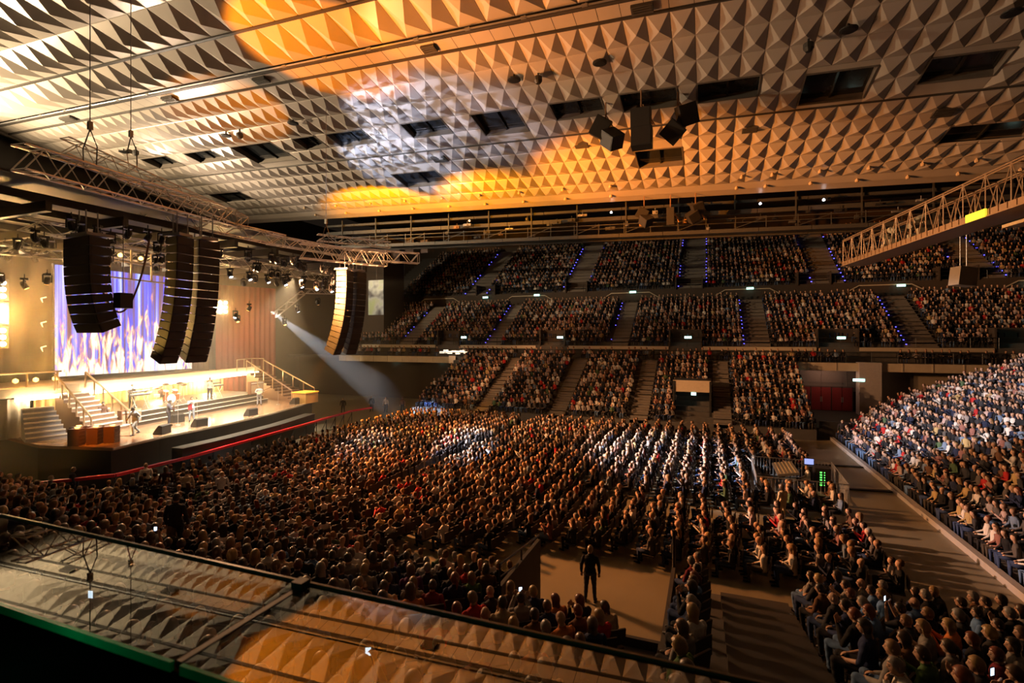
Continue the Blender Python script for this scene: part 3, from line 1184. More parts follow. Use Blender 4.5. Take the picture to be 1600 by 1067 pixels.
        # cloth hangs in slight folds
        P2 = P2 + no[used] * (np.sin(P2[:, 2:3] * 46 + P2[:, 0:1] * 30) * .0025)
        m2 = bpy.data.meshes.new(name)
        m2.from_pydata(P2.tolist(), [], [tuple(int(remap[i]) for i in f) for f in keep])
        m2.polygons.foreach_set('use_smooth', [True] * len(m2.polygons))
        m2.materials.append(m)
        return m2
    zi = {n: i for i, n in enumerate(names)}
    fore = (zone == zi['forearm']) if sleeves == 'long' else np.zeros(nv, bool)
    top_sel = (zone == zi['torso']) | (zone == zi['uparm']) | fore | ((zone == zi['hips']) & (co[:, 2] > .50 + Z0))
    top_sel |= (zone == zi['head']) & (tt < .05) & (co[:, 2] < 1.01 + Z0) & False
    leg_sel = (zone == zi['thigh']) | (zone == zi['shin']) | ((zone == zi['hips']) & (co[:, 2] <= .53 + Z0))
    foot_sel = zone == zi['foot']
    res = dict(body=me, top=shell(top_sel, .013, 'top', CLOTH), trousers=shell(leg_sel, .011, 'trousers', CLOTH), shoe_l=shell(foot_sel & (co[:, 1] > 0), .008, 'shoe', SHOEM), shoe_r=shell(foot_sel & (co[:, 1] <= 0), .008, 'shoe', SHOEM),
               hc=hc, hq=hq, hair={})
    BODY[key] = res
    return res


def get_hair(body, style):
    if style not in body['hair']:
        mb = make_hair(style, body['hc'], body['hq'])
        me = bpy.data.meshes.new('hair')
        me.from_pydata(mb.v, [], mb.f)
        me.polygons.foreach_set('use_smooth', [True] * len(me.polygons))
        me.materials.append(HAIRM)
        body['hair'][style] = me
    return body['hair'][style]


def add_person(loc, yaw, pose, style, hair_c, top_c, pants_c, skin_c, label, group=None, sleeves='long', scale=1.0, tilt=(0, 0)):
    b = build_body(pose, sleeves)
    o = bpy.data.objects.new('person', b['body'])
    COL.objects.link(o)
    o.location = loc
    o.rotation_euler = (tilt[0], tilt[1], yaw)
    o.scale = (scale, scale, scale)
    o.color = tuple(skin_c) + (1,)
    tag(o, label, 'person', group)
    for nm, me, c in (('top', b['top'], top_c), ('trousers', b['trousers'], pants_c), ('shoe', b['shoe_l'], (1, 1, 1)), ('shoe', b['shoe_r'], (1, 1, 1))):
        ch = bpy.data.objects.new(nm, me)
        COL.objects.link(ch)
        ch.parent = o
        ch.color = tuple(c) + (1,)
    if style != 'bald':
        ch = bpy.data.objects.new('hair', get_hair(b, style))
        COL.objects.link(ch)
        ch.parent = o
        ch.color = tuple(hair_c) + (1,)
    return o


NHAIR = [('black', (.02, .012, .007)), ('dark brown', (.05, .028, .014)), ('brown', (.11, .06, .03)), ('dark brown', (.04, .022, .012)), ('light brown', (.20, .12, .055)),
         ('blond', (.30, .19, .07)), ('grey', (.20, .19, .18)), ('red', (.14, .035, .012)), ('black', (.018, .012, .008)), ('dark brown', (.035, .02, .01))]
NTOP = [('black', (.012, .012, .014))] * 7 + [('charcoal', (.035, .035, .04))] * 4 + [('navy', (.02, .03, .08))] * 3 + [('white', (.60, .58, .54))] * 2 + \
       [('brown', (.12, .06, .03))] * 3 + [('grey', (.22, .21, .20))] * 3 + [('red', (.42, .02, .02)), ('orange', (.5, .16, .04)), ('green', (.07, .14, .05)),
        ('blue', (.10, .20, .42)), ('beige', (.42, .33, .22)), ('purple', (.14, .05, .16)), ('maroon', (.16, .02, .03))]
ORD = ['first', 'second', 'third', 'fourth', 'fifth', 'sixth', 'seventh', 'eighth', 'ninth', 'tenth', 'eleventh', 'twelfth', 'thirteenth', 'fourteenth', 'fifteenth',
       'sixteenth', 'seventeenth', 'eighteenth', 'nineteenth', 'twentieth']


def ordw(n):
    if n <= 20:
        return ORD[n - 1]
    t, u = divmod(n, 10)
    tens = {2: 'twenty', 3: 'thirty', 4: 'forty', 5: 'fifty', 6: 'sixty', 7: 'seventy', 8: 'eighty'}[t]
    if u == 0:
        return tens[:-1] + 'ieth'
    return tens + '-' + ORD[u - 1]


from collections import Counter
seen_labels = Counter()
pr = random.Random(11)
PHONES = []
rowcount = {}
for (dist, p, st) in near_people:
    x, y, z, yaw, zone, k, j = st
    style = pr.choice(('short', 'short', 'short', 'short', 'long', 'bob', 'curly', 'tail', 'long', 'bald' if pr.random() < .4 else 'short'))
    hn, hcx = pr.choice(NHAIR)
    tn, tcx = pr.choice(NTOP)
    pose = pr.choices(('lap', 'clap', 'cross', 'chin', 'phone'), (10, 5, 4, 3, .4))[0]
    sleeves = 'short' if pr.random() < .25 else 'long'
    sk = pr.choice(SKINS)
    pc = pr.choice(PANTS)
    sty = {'short': hn + ' short-haired', 'long': hn + ' long-haired', 'bob': hn + ' bob-haired', 'curly': hn + ' curly-haired', 'tail': hn + ' ponytailed', 'bald': 'bald'}[style]
    act = {'lap': '', 'clap': 'clapping ', 'cross': '', 'chin': '', 'phone': ''}[pose]
    if zone == 'near':
        if x < -4.6:
            blk, num = 'stage-side near stand', int((-4.6 - x) / .56) + 1
        elif x < -.9:
            blk, num = 'block over the gap', int((-.9 - x) / .56) + 1
        elif x < 1.2:
            blk, num = 'narrow near block', int((0.5 - x) / .56) + 1
        else:
            blk, num = 'aisle-side near stand', int((x - 2.0) / .56) + 1
        lab = '%s person in %s, %s row of %s, %s from stairs' % (sty, tn, ordw(k + 1), blk, ordw(num))
    elif zone == 'floor' and j < -3:
        lab = '%s person in %s, floor seat %s from near stand, %s from open aisle' % (sty, tn, ordw(j + 13), ordw(20 - k))
    elif zone == 'floor':
        lab = '%s person in %s, %s floor row from hall end, %s from near aisle' % (sty, tn, ordw(36 - k), ordw(j + 4))
    else:
        lab = '%s person in %s, %s row of end stand, %s from near corner' % (sty, tn, ordw(k + 1), ordw(j + 1))
    seen_labels[lab] += 1
    seen_labels[zone] += 1
    o = add_person((x, y, z), yaw + pr.uniform(-.35, .35), pose, style, hcx, tcx, pc, sk, lab,
                   {'near': 'people seated in the near stand', 'floor': 'people seated on the floor chairs', 'end': 'people seated in the end stand'}[zone],
                   sleeves, pr.uniform(.93, 1.04), (pr.uniform(-.05, .05), pr.uniform(-.03, .08)))
    if pose == 'phone':
        PHONES.append((o, tn, blk if zone == 'near' else zone, k))
print({k_: v_ for k_, v_ in seen_labels.items() if v_ > 1})

# ------------------------------------------------------------------ glass shelf of the balcony parapet in front of the camera
gm = bpy.data.materials.new('parapet_glass')
gm.use_nodes = True
nt = gm.node_tree
nt.nodes.clear()
out = nt.nodes.new('ShaderNodeOutputMaterial')
mx = nt.nodes.new('ShaderNodeMixShader')
tr = nt.nodes.new('ShaderNodeBsdfTransparent')
tr.inputs[0].default_value = (.52, .52, .48, 1)
gl = nt.nodes.new('ShaderNodeBsdfGlossy')
gl.inputs['Roughness'].default_value = 0.012
gl.inputs['Color'].default_value = (.93, .96, .90, 1)
fr = nt.nodes.new('ShaderNodeFresnel')
fr.inputs['IOR'].default_value = 2.5
nz = nt.nodes.new('ShaderNodeTexNoise')
nz.inputs['Scale'].default_value = 3
bp = nt.nodes.new('ShaderNodeBump')
bp.inputs['Strength'].default_value = .01
bp.inputs['Distance'].default_value = .001
nt.links.new(nz.outputs['Fac'], bp.inputs['Height'])

nt.links.new(fr.outputs[0], mx.inputs[0])
nt.links.new(tr.outputs[0], mx.inputs[1])
nt.links.new(gl.outputs[0], mx.inputs[2])
nt.links.new(mx.outputs[0], out.inputs[0])
GREEN = mat('green_glass_edge', (0.01, 0.42, 0.20), 0.15, var=.5, scale=9)
HG_ = 0.60
GZ = CAM_Z - HG_
Y0g, Y1g = 1.085 * HG_, 1.61 * HG_
XJ = -1.52 * HG_
for i, (x0, x1, lab) in enumerate(((-4.0, XJ - .012, 'clear green-edged glass shelf mirroring the ceiling at the bottom left, longer pane'),
                                   (XJ + .012, 3.0, 'clear green-edged glass shelf pane nearer the stairs, beyond the dark joint'))):
    g = MB()
    g.add([(x0, Y0g, GZ), (x1, Y0g, GZ), (x1, Y1g, GZ), (x0, Y1g, GZ)], [(0, 1, 2, 3)])
    r = empty('glass_shelf', ((x0 + x1) / 2, Y0g, GZ), lab, 'glass pane')
    o = g.build('pane', gm, None, loc=r.location[:])
    o.parent = r
    o.location = (0, 0, 0)
    g = MB()
    g.box(((x0 + x1) / 2, Y0g - .004, GZ - .009), (x1 - x0, .008, .018))
    o = g.build('green_edge', GREEN, None, loc=r.location[:])
    o.parent = r
    o.location = (0, 0, 0)
    g = MB()
    g.box(((x0 + x1) / 2, Y1g + .003, GZ), (x1 - x0, .006, .012))
    o = g.build('far_edge', mat('far_glass_edge', (.10, .07, .05), .3), None, loc=r.location[:])
    o.parent = r
    o.location = (0, 0, 0)
g = MB()
g.box((XJ, (Y0g + Y1g) / 2, GZ - .006), (.014, Y1g - Y0g, .014))
g.box((XJ, Y1g - .015, GZ + .008), (.03, .03, .016))
tag(g.build('glass_clamp', BLACK), 'black clamp bar in the joint between the two glass panes', 'clamp')
for x_ in (-2.1, -1.2, -.35):
    point('green_edge_fill', (x_, .50, GZ + .10), 0.2, (.05, 1, .45), .03)  # unseen green fills added to make the glass edge show
g = MB()
g.box((-.5, (Y0g - .002 - 1.4) / 2, GZ - .519), (9, Y0g - .002 + 1.4, 1.0))
o = g.build('wall_parapet', mat('parapet_black', (.002, .002, .002), 1.0, spec=0.0))
o['kind'] = 'structure'

# ------------------------------------------------------------------ trusses
def truss(label, p0, p1, w_=.6, h_=.75, step=.75, name='box_truss', m=None, group='aluminium trusses of the stage rig', chains=(), r=.038, posts=False):
    p0, p1 = Vector(p0), Vector(p1)
    d = (p1 - p0)
    L = d.length
    d.normalize()
    sd = d.cross(Vector((0, 0, 1))).normalized()
    up = sd.cross(d).normalized()
    root = empty(name, p0, label, 'truss', group)
    mm = m or ALU
    ch = MB()
    cn = {}
    for a in (-1, 1):
        for b_ in (0, 1):
            o_ = sd * (a * w_ / 2) + up * (b_ * h_)
            cn[(a, b_)] = o_
            ch.tube(o_, o_ + d * L, r, seg=6)
    c_ = ch.build('chord', mm, root)
    br = MB()
    n = max(1, int(L / step))
    for k in range(n):
        a0, a1 = d * (k * L / n), d * ((k + 1) * L / n)
        for a in (-1, 1):
            if k % 2 == 0:
                br.tube(cn[(a, 0)] + a0, cn[(a, 1)] + a1, r * .6, seg=4, caps=False)
            else:
                br.tube(cn[(a, 1)] + a0, cn[(a, 0)] + a1, r * .6, seg=4, caps=False)
            if posts:
                br.tube(cn[(a, 0)] + a0, cn[(a, 1)] + a0, r * .6, seg=4, caps=False)
        for b_ in (0, 1):
            s0 = 1 if k % 2 else -1
            br.tube(cn[(s0, b_)] + a0, cn[(-s0, b_)] + a1, r * .55, seg=4, caps=False)
            br.tube(cn[(-1, b_)] + a0, cn[(1, b_)] + a0, r * .6, seg=4, caps=False)
    for b_ in (0, 1):
        br.tube(cn[(-1, b_)] + d * L, cn[(1, b_)] + d * L, r * .6, seg=4)
    for a in (-1, 1):
        br.tube(cn[(a, 0)] + d * L, cn[(a, 1)] + d * L, r * .6, seg=4)
    br.build('lacing', mm, root)
    for t in chains:
        q = MB()
        b0 = d * (L * t)
        top = Vector((0, 0, ceil_z(p0.x + b0.x, p0.y + b0.y) - p0.z)) + Vector((b0.x, b0.y, 0))
        j = b0 + Vector((0, 0, h_ + 1.6))
        q.tube(j, top, .022, seg=4)
        for a in (-1, 1):
            e1 = cn[(a, 1)] + b0
            mid = (j + e1) / 2 + sd * a * .22
            q.tube(j, mid, .03, seg=4)
            q.tube(mid, e1, .03, seg=4)
        q.box(j + Vector((0, 0, .15)), (.16, .16, .35))
        q.build('chain_bridle', mat('chain_steel', (.25, .23, .2), .4, .7), root)
    return root


truss('long front box truss with diamond chain bridle, nearest the left edge', (-24.3, 11.1, 14.35), (-25.6, 21.4, 14.35), .7, .95, .62, chains=(.25,), r=.045)
truss('second box truss running behind the front one under the ceiling', (-28.2, 14.5, 16.6), (-28.8, 25.0, 15.2), .6, .8, .62, chains=(.30,))
truss('third box truss crossing the rig at its upper middle', (-32.5, 17.5, 15.4), (-27.0, 26.6, 14.2), .6, .75, .7)
truss('thin truss leading to the far corner of the rig', (-27.2, 25.5, 14.2), (-25.5, 33.5, 14.2), .55, .6, .7, chains=(.55,))
truss('short tall truss crossing over the far speaker array', (-25.9, 27.0, 13.4), (-22.8, 32.4, 13.4), .6, 1.0, .6, r=.045)
truss('truss stub reaching out towards the dark wall panels', (-27.4, 32.6, 14.3), (-23.0, 37.4, 14.3), .6, .85, .7, r=.045)
truss('upper twin of the far truss stub', (-28.6, 31.6, 15.6), (-25.2, 36.4, 15.6), .5, .5, .7)
truss('lower lighting truss hidden among black lamps in the rig', (-31.5, 14.5, 13.3), (-31.5, 36.0, 12.9), .6, .6, .8)
truss('pale box truss above the screen window frame', (-37.5, 19.5, 13.4), (-37.5, 25.5, 13.4), .5, .5, .6)
truss('slanting arm of the bent side truss', (-32.8, 31.5, 9.6), (-31.6, 33.4, 11.6), .4, .4, .45)
truss('level arm of the bent side truss beside the far array', (-31.5, 33.5, 11.7), (-29.4, 38.2, 11.9), .4, .4, .45)
truss('short side truss left of the dark near array', (-34.5, 13.6, 12.3), (-33.0, 17.0, 12.3), .45, .45, .6)
truss('slanting side truss above the left blinder lights', (-36.5, 15.0, 10.8), (-34.5, 14.6, 12.2), .35, .35, .5)

# grid of black beams above the stage with its clutter
RIGM = mat('rig_black', (.022, .02, .018), .6)
g = MB()
for k in range(9):
    y = 11 + k * 3.4
    g.bar((-46, y, 14.2), (-29, y, 14.2), .25, .5)
for k in range(6):
    x = -46 + k * 3.2
    g.bar((x, 9, 14.7), (x, 38, 14.7), .3, .4)
g.box((-38, 24, 15.3), (19, 30, .12))  # black sheet added to close off the view above the beams
tag(g.build('rigging_grid', RIGM), 'black grid of beams and added black cover sheet over the stage', 'rigging')
rr = random.Random(5)


def moving_head(kind):
    root = empty('moving_light', (0, 0, 0), 'x', 'stage lamp')
    a = MB()
    a.tube((0, 0, 0), (0, 0, -.22), .025, seg=5)
    a.box((0, 0, -.27), (.34, .24, .12))
    a.build('base', CAN, root)
    y = MB()
    for s_ in (-1, 1):
        y.box((0, s_ * .19, -.50), (.08, .05, .42))
    y.box((0, 0, -.31), (.08, .43, .05))
    y.build('yoke', CAN, root)
    h = MB()
    h.lathe([(.09, -.22), (.14, -.12), (.15, .10), (.12, .18)], 10, (0, 0, -.62), Euler((0, R(150), 0)).to_matrix())
    h.build('head', CAN, root)
    l = MB()
    l.lathe([(.11, .182), (.11, .19)], 10, (0, 0, -.62), Euler((0, R(150), 0)).to_matrix())
    m = {'white': mat('lens_white', (.9, .9, .9), .3, emit=(.85, .92, 1), estr=14), 'amber': mat('lens_amber', (.9, .6, .3), .3, emit=(1, .5, .12), estr=5),
         'off': mat('lens_off', (.08, .09, .10), .08)}[kind]
    l.build('lens', m, root)
    return register(root)


heads = {k: moving_head(k) for k in ('white', 'amber', 'off')}
usedh = set()
HN = {'white': 'white glowing', 'amber': 'amber glowing', 'off': 'unlit black'}


def put_head(kind, loc, rz, label, group='moving lights hung in the stage rig'):
    if kind not in usedh:
        usedh.add(kind)
        o = heads[kind]
        o.location = loc
        o.rotation_euler = (0, 0, rz)
        o['label'] = label
        o['group'] = group
        return o
    return copy_tree(heads[kind], loc=loc, rot=(0, 0, rz), label=label, group=group)


for k in range(9):
    t = k / 8
    put_head('white', (-29.2 + t * 2.6, 22.8 + t * 9.6, 12.75 - t * .55), rr.uniform(-.4, .4), '%s white lamp of the slanting row under the rig, counted from stage side' % ordw(k + 1),
             'row of white lamps under the rig')
for k in range(46):
    x, y = rr.uniform(-34, -26.5), rr.uniform(14, 34)
    kd = rr.choice(('off', 'off', 'off', 'off', 'amber', 'off', 'off', 'white' if k % 9 == 0 else 'off'))
    put_head(kd, (x, y, 13.3 - (y - 14) * .03), rr.uniform(-3, 3), '%s stage lamp in the black lamp mass under the trusses' % HN[kd],
             HN[kd] + ' lamps massed under the trusses')
for k in range(26):
    x, y = rr.uniform(-27.8, -25.5), 14 + k * .75
    put_head('off', (x, y, 13.6), rr.uniform(-3, 3), 'unlit black lamp hanging along the front edge of the rig', 'unlit lamps along the front of the rig')
for k in range(26):
    put_head('off', (rr.uniform(-44, -35), rr.uniform(15, 24), 13.9), rr.uniform(-3, 3), 'unlit black lamp on the rear beams of the rig over the video wall', 'unlit lamps on the rear beams')
for k, (x, y, z) in enumerate(((-34.5, 15.0, 11.6), (-34.2, 15.9, 11.4), (-35.0, 14.6, 11.0), (-33.6, 16.6, 11.7), (-35.6, 14.9, 10.3))):
    put_head('amber' if k % 2 else 'off', (x, y, z), k, ('amber' if k % 2 else 'black') + ' lamp %s of the left side truss cluster' % ('at the top', 'in the middle', 'at the side', 'at the corner', 'at the foot')[k],
             'lamps of the left side truss')
for k, (x, y, z) in enumerate(((-32.6, 32.2, 9.8), (-32.0, 33.0, 10.9), (-31.1, 34.4, 11.6), (-30.3, 36.0, 11.7), (-34.0, 30.0, 10.9), (-34.3, 29.0, 10.3), (-34.8, 29.6, 10.0))):
    put_head('amber' if k % 2 == 0 else 'white', (x, y, z), k, ('amber' if k % 2 == 0 else 'white') + ' lamp hanging on the bent side truss, %s' % ('lowest', 'second lowest', 'at the bend', 'on the level arm', 'at the inner cluster', 'below the inner cluster', 'lowest of the inner cluster')[k],
             'lamps of the bent side truss')


# ------------------------------------------------------------------ line arrays
def line_array(name, loc, yaw, n, label, group, wid=1.3, dep=.75, bh=.42, curve=3.0, c0=0.0, pw=1.5):
    """stack of cabinets, front towards local +x; lower boxes tilt down and drift back"""
    root = empty(name, loc, label, 'speaker array', group, rz=yaw)
    x, z = 0.0, 0.0
    fl = MB()
    fl.box((-.1, 0, .12), (1.1, wid * .8, .14))
    fl.tube((.2, -.3, .2), (.2, -.3, 1.3), .03)
    fl.tube((.2, .3, .2), (.2, .3, 1.3), .03)
    fl.tube((-.4, 0, .2), (-.4, 0, 1.3), .03)
    fl.build('bumper', STEEL, root)
    for k in range(n):
        ang = R(c0 + curve * n * (k / n) ** pw * .55)
        q = Euler((0, ang, 0)).to_matrix()
        nx, nz = x - math.sin(ang) * bh, z - math.cos(ang) * bh
        c = Vector(((x + nx) / 2, 0, (z + nz) / 2))
        b = MB()
        # trapezoid cabinet: wide front, narrow rear
        fx, rx = dep * .5, -dep * .5
        h = bh * .485
        vs = [(fx, -wid / 2, -h), (fx, wid / 2, -h), (fx, wid / 2, h), (fx, -wid / 2, h), (rx, -wid * .42, -h * .8), (rx, wid * .42, -h * .8), (rx, wid * .42, h * .8), (rx, -wid * .42, h * .8)]
        vs = [c + q @ Vector(p) for p in vs]
        b.add(vs, [(0, 1, 2, 3), (7, 6, 5, 4), (0, 4, 5, 1), (1, 5, 6, 2), (2, 6, 7, 3), (3, 7, 4, 0)])
        b.box(c + q @ Vector((fx + .012, 0, 0)), (.02, wid * .96, h * 1.8), q)
        for s_ in (-1, 1):
            b.box(c + q @ Vector((fx - .05, s_ * (wid / 2 + .012), 0)), (.10, .02, bh * .9), q)
            b.box(c + q @ Vector((rx + .1, s_ * (wid * .43 + .01), h * .8)), (.06, .02, .10), q)
        b.box(c + q @ Vector((rx - .012, 0, 0)), (.02, wid * .5, h * 1.2), q)
        cb_ = b.build('cabinet', SPK, root)
        gr = MB()
        gr.lathe([(.05, 0), (.05, .01)], 8, c + q @ Vector((rx - .03, 0, 0)), q @ Euler((0, -R(90), 0)).to_matrix())
        gr.build('rear_socket', BLACK, cb_)
        x, z = nx, nz
    return root


line_array('line_array', (-25.2, 18.0, 13.1), R(6), 15, 'long curved black speaker array with amber lit rear, nearest the screen', 'hanging speaker arrays', .95, .8, .43, 3.2)
line_array('line_array', (-25.0, 19.25, 13.1), R(-4), 15, 'long curved black speaker array just right of the amber lit one', 'hanging speaker arrays', 1.1, .8, .43, 3.2)
line_array('line_array', (-27.0, 14.9, 12.6), R(-95), 10, 'broad black speaker array seen from its front, leftmost of all', 'hanging speaker arrays', 2.3, .9, .43, 4.6, 0, 2.2)
line_array('line_array', (-25.4, 30.9, 13.0), R(8), 15, 'far curved speaker array with bright yellow rear edge', 'hanging speaker arrays', .95, .9, .42, 3.3)
line_array('line_array', (-25.2, 32.1, 13.0), R(-4), 15, 'far dark speaker array beside the yellow edged one', 'hanging speaker arrays', 1.0, .9, .42, 3.2)
# cable loop between the arrays
g = MB()
pts = []
for k in range(17):
    t = k / 16
    pts.append((-27.0 + t * 1.2, 14.9 + t * 2.0, 12.8 - 3.6 * math.sin(math.pi * t) ** .8))
g.path(pts, .05)
tag(g.build('cable', mat('cable_orange', (.18, .07, .03), .5)), 'thick loop of cable sagging between the two left arrays', 'cable')
g = MB()
g.box((-25.3, 15.4, 9.7), (.5, .55, .7))
g.tube((-25.3, 15.4, 10.0), (-25.3, 15.4, 13.4), .02)
tag(g.build('hanging_speaker', SPK), 'small black box speaker hanging in front of the screen', 'speaker')

# ------------------------------------------------------------------ ceiling lamp clusters, camera domes, small rim lamps
CLM = mat('cluster_black', (.018, .016, .014), .55)


def cluster(loc, boxes, label, group, s=1.0):
    root = empty('speaker_cluster', loc, label, 'speaker', group)
    fr_ = MB()
    fr_.tube((0, 0, 1.5 * s), (0, 0, 0), .05)
    fr_.tube((0, 0, .3 * s), (.75 * s, 0, -1.1 * s), .035)
    fr_.tube((.1 * s, 0, .3 * s), (.85 * s, .1, -1.1 * s), .035)
    fr_.build('frame', mat('cluster_frame', (.3, .16, .08), .5, .5), root)
    for (c, sz, rot) in boxes:
        b = MB()
        b.box(Vector(c) * s, Vector(sz) * s, rot)
        q = Euler(rot).to_matrix()
        b.box(Vector(c) * s + q @ Vector((0, -sz[1] * s * .5 - .01, 0)), (sz[0] * .9 * s, .02, sz[2] * .9 * s), rot)
        b.build('cabinet', CLM, root)
    return root


cluster((-6.35, 33.9, 22.45), [((-.35, 0, -.35), (1.1, .9, 1.3), (.3, .5, .3)), ((.45, -.1, -1.25), (1.2, 1.0, 1.0), (.5, .7, -.5))],
        'black twin-box cluster on tilted frame, left of the tall one under the ceiling', 'box clusters hung below the ceiling')
cluster((-3.95, 33.2, 22.6), [((0, 0, -.6), (1.25, .8, 1.2), (.1, 0, 0)), ((.05, 0, -1.85), (1.3, .8, 1.25), (-.1, 0, 0))],
        'tall straight black box cluster hung below the middle hatch', 'box clusters hung below the ceiling')
cluster((-1.75, 33.9, 22.7), [((.55, 0, -.6), (1.1, .9, 1.3), (.3, -.3, .3)), ((-.3, -.1, -1.6), (1.2, 1.0, 1.2), (.5, -.75, -.3)), ((.2, .1, -1.1), (.6, .6, 1.6), (.2, .4, 0))],
        'black twin-box cluster on tilted frame, right of the tall one under the ceiling', 'box clusters hung below the ceiling')
cluster((-5.6, 49.4, 19.9), [((-.2, 0, -.1), (1.0, .8, 1.0), (.3, .5, .3)), ((.2, -.1, -.8), (1.0, .9, .9), (.5, .7, -.5))],
        'amber lit twin-box cluster before the far catwalk, left one', 'box clusters before the far catwalk')
cluster((-3.2, 49.4, 19.8), [((0, 0, -.5), (.7, .6, 1.6), (.1, 0, 0))], 'slim dark box cluster before the far catwalk, middle one', 'box clusters before the far catwalk')
cluster((-1.0, 49.4, 19.9), [((.2, 0, -.1), (1.0, .8, 1.0), (.3, -.4, .3)), ((-.2, -.1, -.8), (1.0, .9, .9), (.5, -.6, .2))],
        'amber lit twin-box cluster before the far catwalk, right one', 'box clusters before the far catwalk')
# round loudspeaker rosettes and dome cameras in the ceiling
ros = [((-5.9, 29.6), 'round dark speaker rosette near the top middle of the ceiling'), ((-30.4, 30.9), 'round dark speaker rosette left of the small hatch row'),
       ((-38.0, 31.2), 'round dark rosette beside the camera on the orange patch'), ((-51.5, 31.4), 'round dark rosette nearest the chain hoist'),
       ((-11.4, 29.9), 'round dark rosette beside the ceiling camera in the middle'), ((6.7, 30.1), 'round dark rosette beside the ceiling camera at the right'),
       ((13.4, 30.7), 'large round dark rosette at the top right corner')]
for (x, y), lab in ros:
    g = MB()
    zz = ceil_z(x, y) - .30
    g.lathe([(.42, 0), (.42, -.06), (.30, -.10)], 14, (x, y, zz))
    g.tube((x, y, zz), (x, y, zz + .4), .06)
    tag(g.build('ceiling_rosette', mat('rosette', (.008, .008, .008), .6), loc=(x, y, zz)), lab, 'ceiling speaker', 'round rosettes in the ceiling')
for (x, y), lab in (((-36.3, 31.1), 'small black dome camera on the orange patch of the ceiling'), ((-49.8, 31.4), 'small black dome camera left near the chain hoist'),
                    ((-9.8, 29.9), 'small black camera in the middle of the ceiling'), ((5.0, 30.6), 'small black camera casting a long shadow at the upper right')):
    root = empty('ceiling_camera', (x, y, ceil_z(x, y) - .4), lab, 'camera', 'cameras on the ceiling')
    g = MB(); g.tube((0, 0, .4), (0, 0, -.1), .06); g.build('bracket', BLACK, root)
    g = MB(); g.lathe([(.10, .1), (.26, 0), (.26, -.25), (.14, -.42)], 10); g.build('dome', CLM, root)
RIM = mat('rim_lamp', (.45, .33, .2), .5)
xs = [-44, -39.5, -34.8, -30.3, -25.8, -21.5, -17.2, -12.8, -8.3, 2.7, 5.0, 8.4, 11.7, 15.1, 18.3, 22]
for i, x in enumerate(xs):
    for (y, dx) in ((46.5, 0), (48.6, -.3)):
        g = MB()
        zz = ceil_z(x + dx, y)
        g.lathe([(.07, .1), (.07, -.12), (.15, -.14), (.15, -.30), (.10, -.34)], 8, (x + dx, y, zz))
        tag(g.build('rim_lamp', RIM, loc=(x + dx, y, zz)), 'small round downlight, %s of the %s row along the far ceiling rim' % (ordw(i + 1), 'upper' if y < 47 else 'lower'),
            'downlight', 'small downlights along the far ceiling rim')

# ------------------------------------------------------------------ far catwalk under the ceiling rim
def bz(x):
    return -0.03 * x


CWM = mat('catwalk_grey', (.045, .045, .042), .5, .2)
root = empty('catwalk', (0, 51.5, 18), 'long service catwalk crossing the hall under the far ceiling rim', 'catwalk')
for (z, y, hgt, nm) in ((17.95, 51.2, .35, 'deck_beam'), (17.9, 53.0, .35, 'deck_beam'), (19.1, 51.2, .07, 'handrail'), (18.7, 51.2, .05, 'handrail'), (20.0, 52.6, .4, 'duct'), (21.0, 52.8, .25, 'duct')):
    g = MB()
    for k in range(22):
        x0, x1 = -46 + k * 4.2, -46 + (k + 1) * 4.2 - .04
        g.bar((x0, y - 51.5, z - 18 + bz(x0)), (x1, y - 51.5, z - 18 + bz(x1)), .1 if 'rail' in nm else .35, hgt)
    g.build(nm, CWM, root)
g = MB()
for k in range(22):
    x0, x1 = -46 + k * 4.2, -46 + (k + 1) * 4.2
    g.bar((x0, .5, -.12 + bz(x0)), (x1, .5, -.12 + bz(x1)), 1.9, .05)
g.build('walk_deck', CWM, root)
g = MB()
for k in range(36):
    x = -46 + k * 2.55
    g.box((x, -.3, .6 + bz(x)), (.07, .07, 1.3))
    if k % 2:
        g.box((x, .9, 1.8 + bz(x)), (.12, .12, 3.6))
        g.bar((x, -.3, .2 + bz(x)), (x + 2.5, -.3, 1.0 + bz(x)), .05)
g.build('post', CWM, root)
rr = random.Random(9)
for k in range(34):
    x = -28 + k * 1.35 + rr.uniform(-.4, .4)
    zz = 18.3 + rr.uniform(0, 2.4) + bz(x)
    m = rr.choice((CAN, CWM, mat('box_ochre', (.30, .16, .05), .6), STEEL))
    g = MB()
    w_, h_ = rr.uniform(.25, 1.0), rr.uniform(.15, .4)
    g.box((0, 0, 0), (w_, .3, h_))
    g.tube((0, 0, h_ / 2), (0, 0, h_ / 2 + .3), .03)
    g.tube((0, -.16, 0), (0, -.3, -.05), .07, .1, 8)
    o = g.build('work_lamp', m)
    o.location = (x, 51.6 + rr.uniform(0, .7), zz)
    tag(o, 'small equipment box or lamp on the far catwalk', 'equipment box', 'equipment on the far catwalk')
for x, c in ((-9.0, (1, 1, 1)), (9.5, (.8, .9, 1)), (4.5, (.9, .9, 1)), (-24.8, (1, .45, .15))):
    g = MB()
    g.lathe([(.09, 0), (.12, .1), (.05, .2)], 8)
    o = g.build('bulkhead_lamp', mat('bulk_%d' % int(x), c, .4, emit=c, estr=6))
    o.location = (x, 51.0, 20.2 + bz(x))
    tag(o, {-9.0: 'tiny bright white lamp at the ceiling rim left of the clusters', 9.5: 'tiny bluish lamp on the right part of the far catwalk', 4.5: 'tiny pale lamp on the far catwalk right of the clusters',
            -24.8: 'tiny orange lamp on the stage side of the far catwalk'}[x], 'lamp')

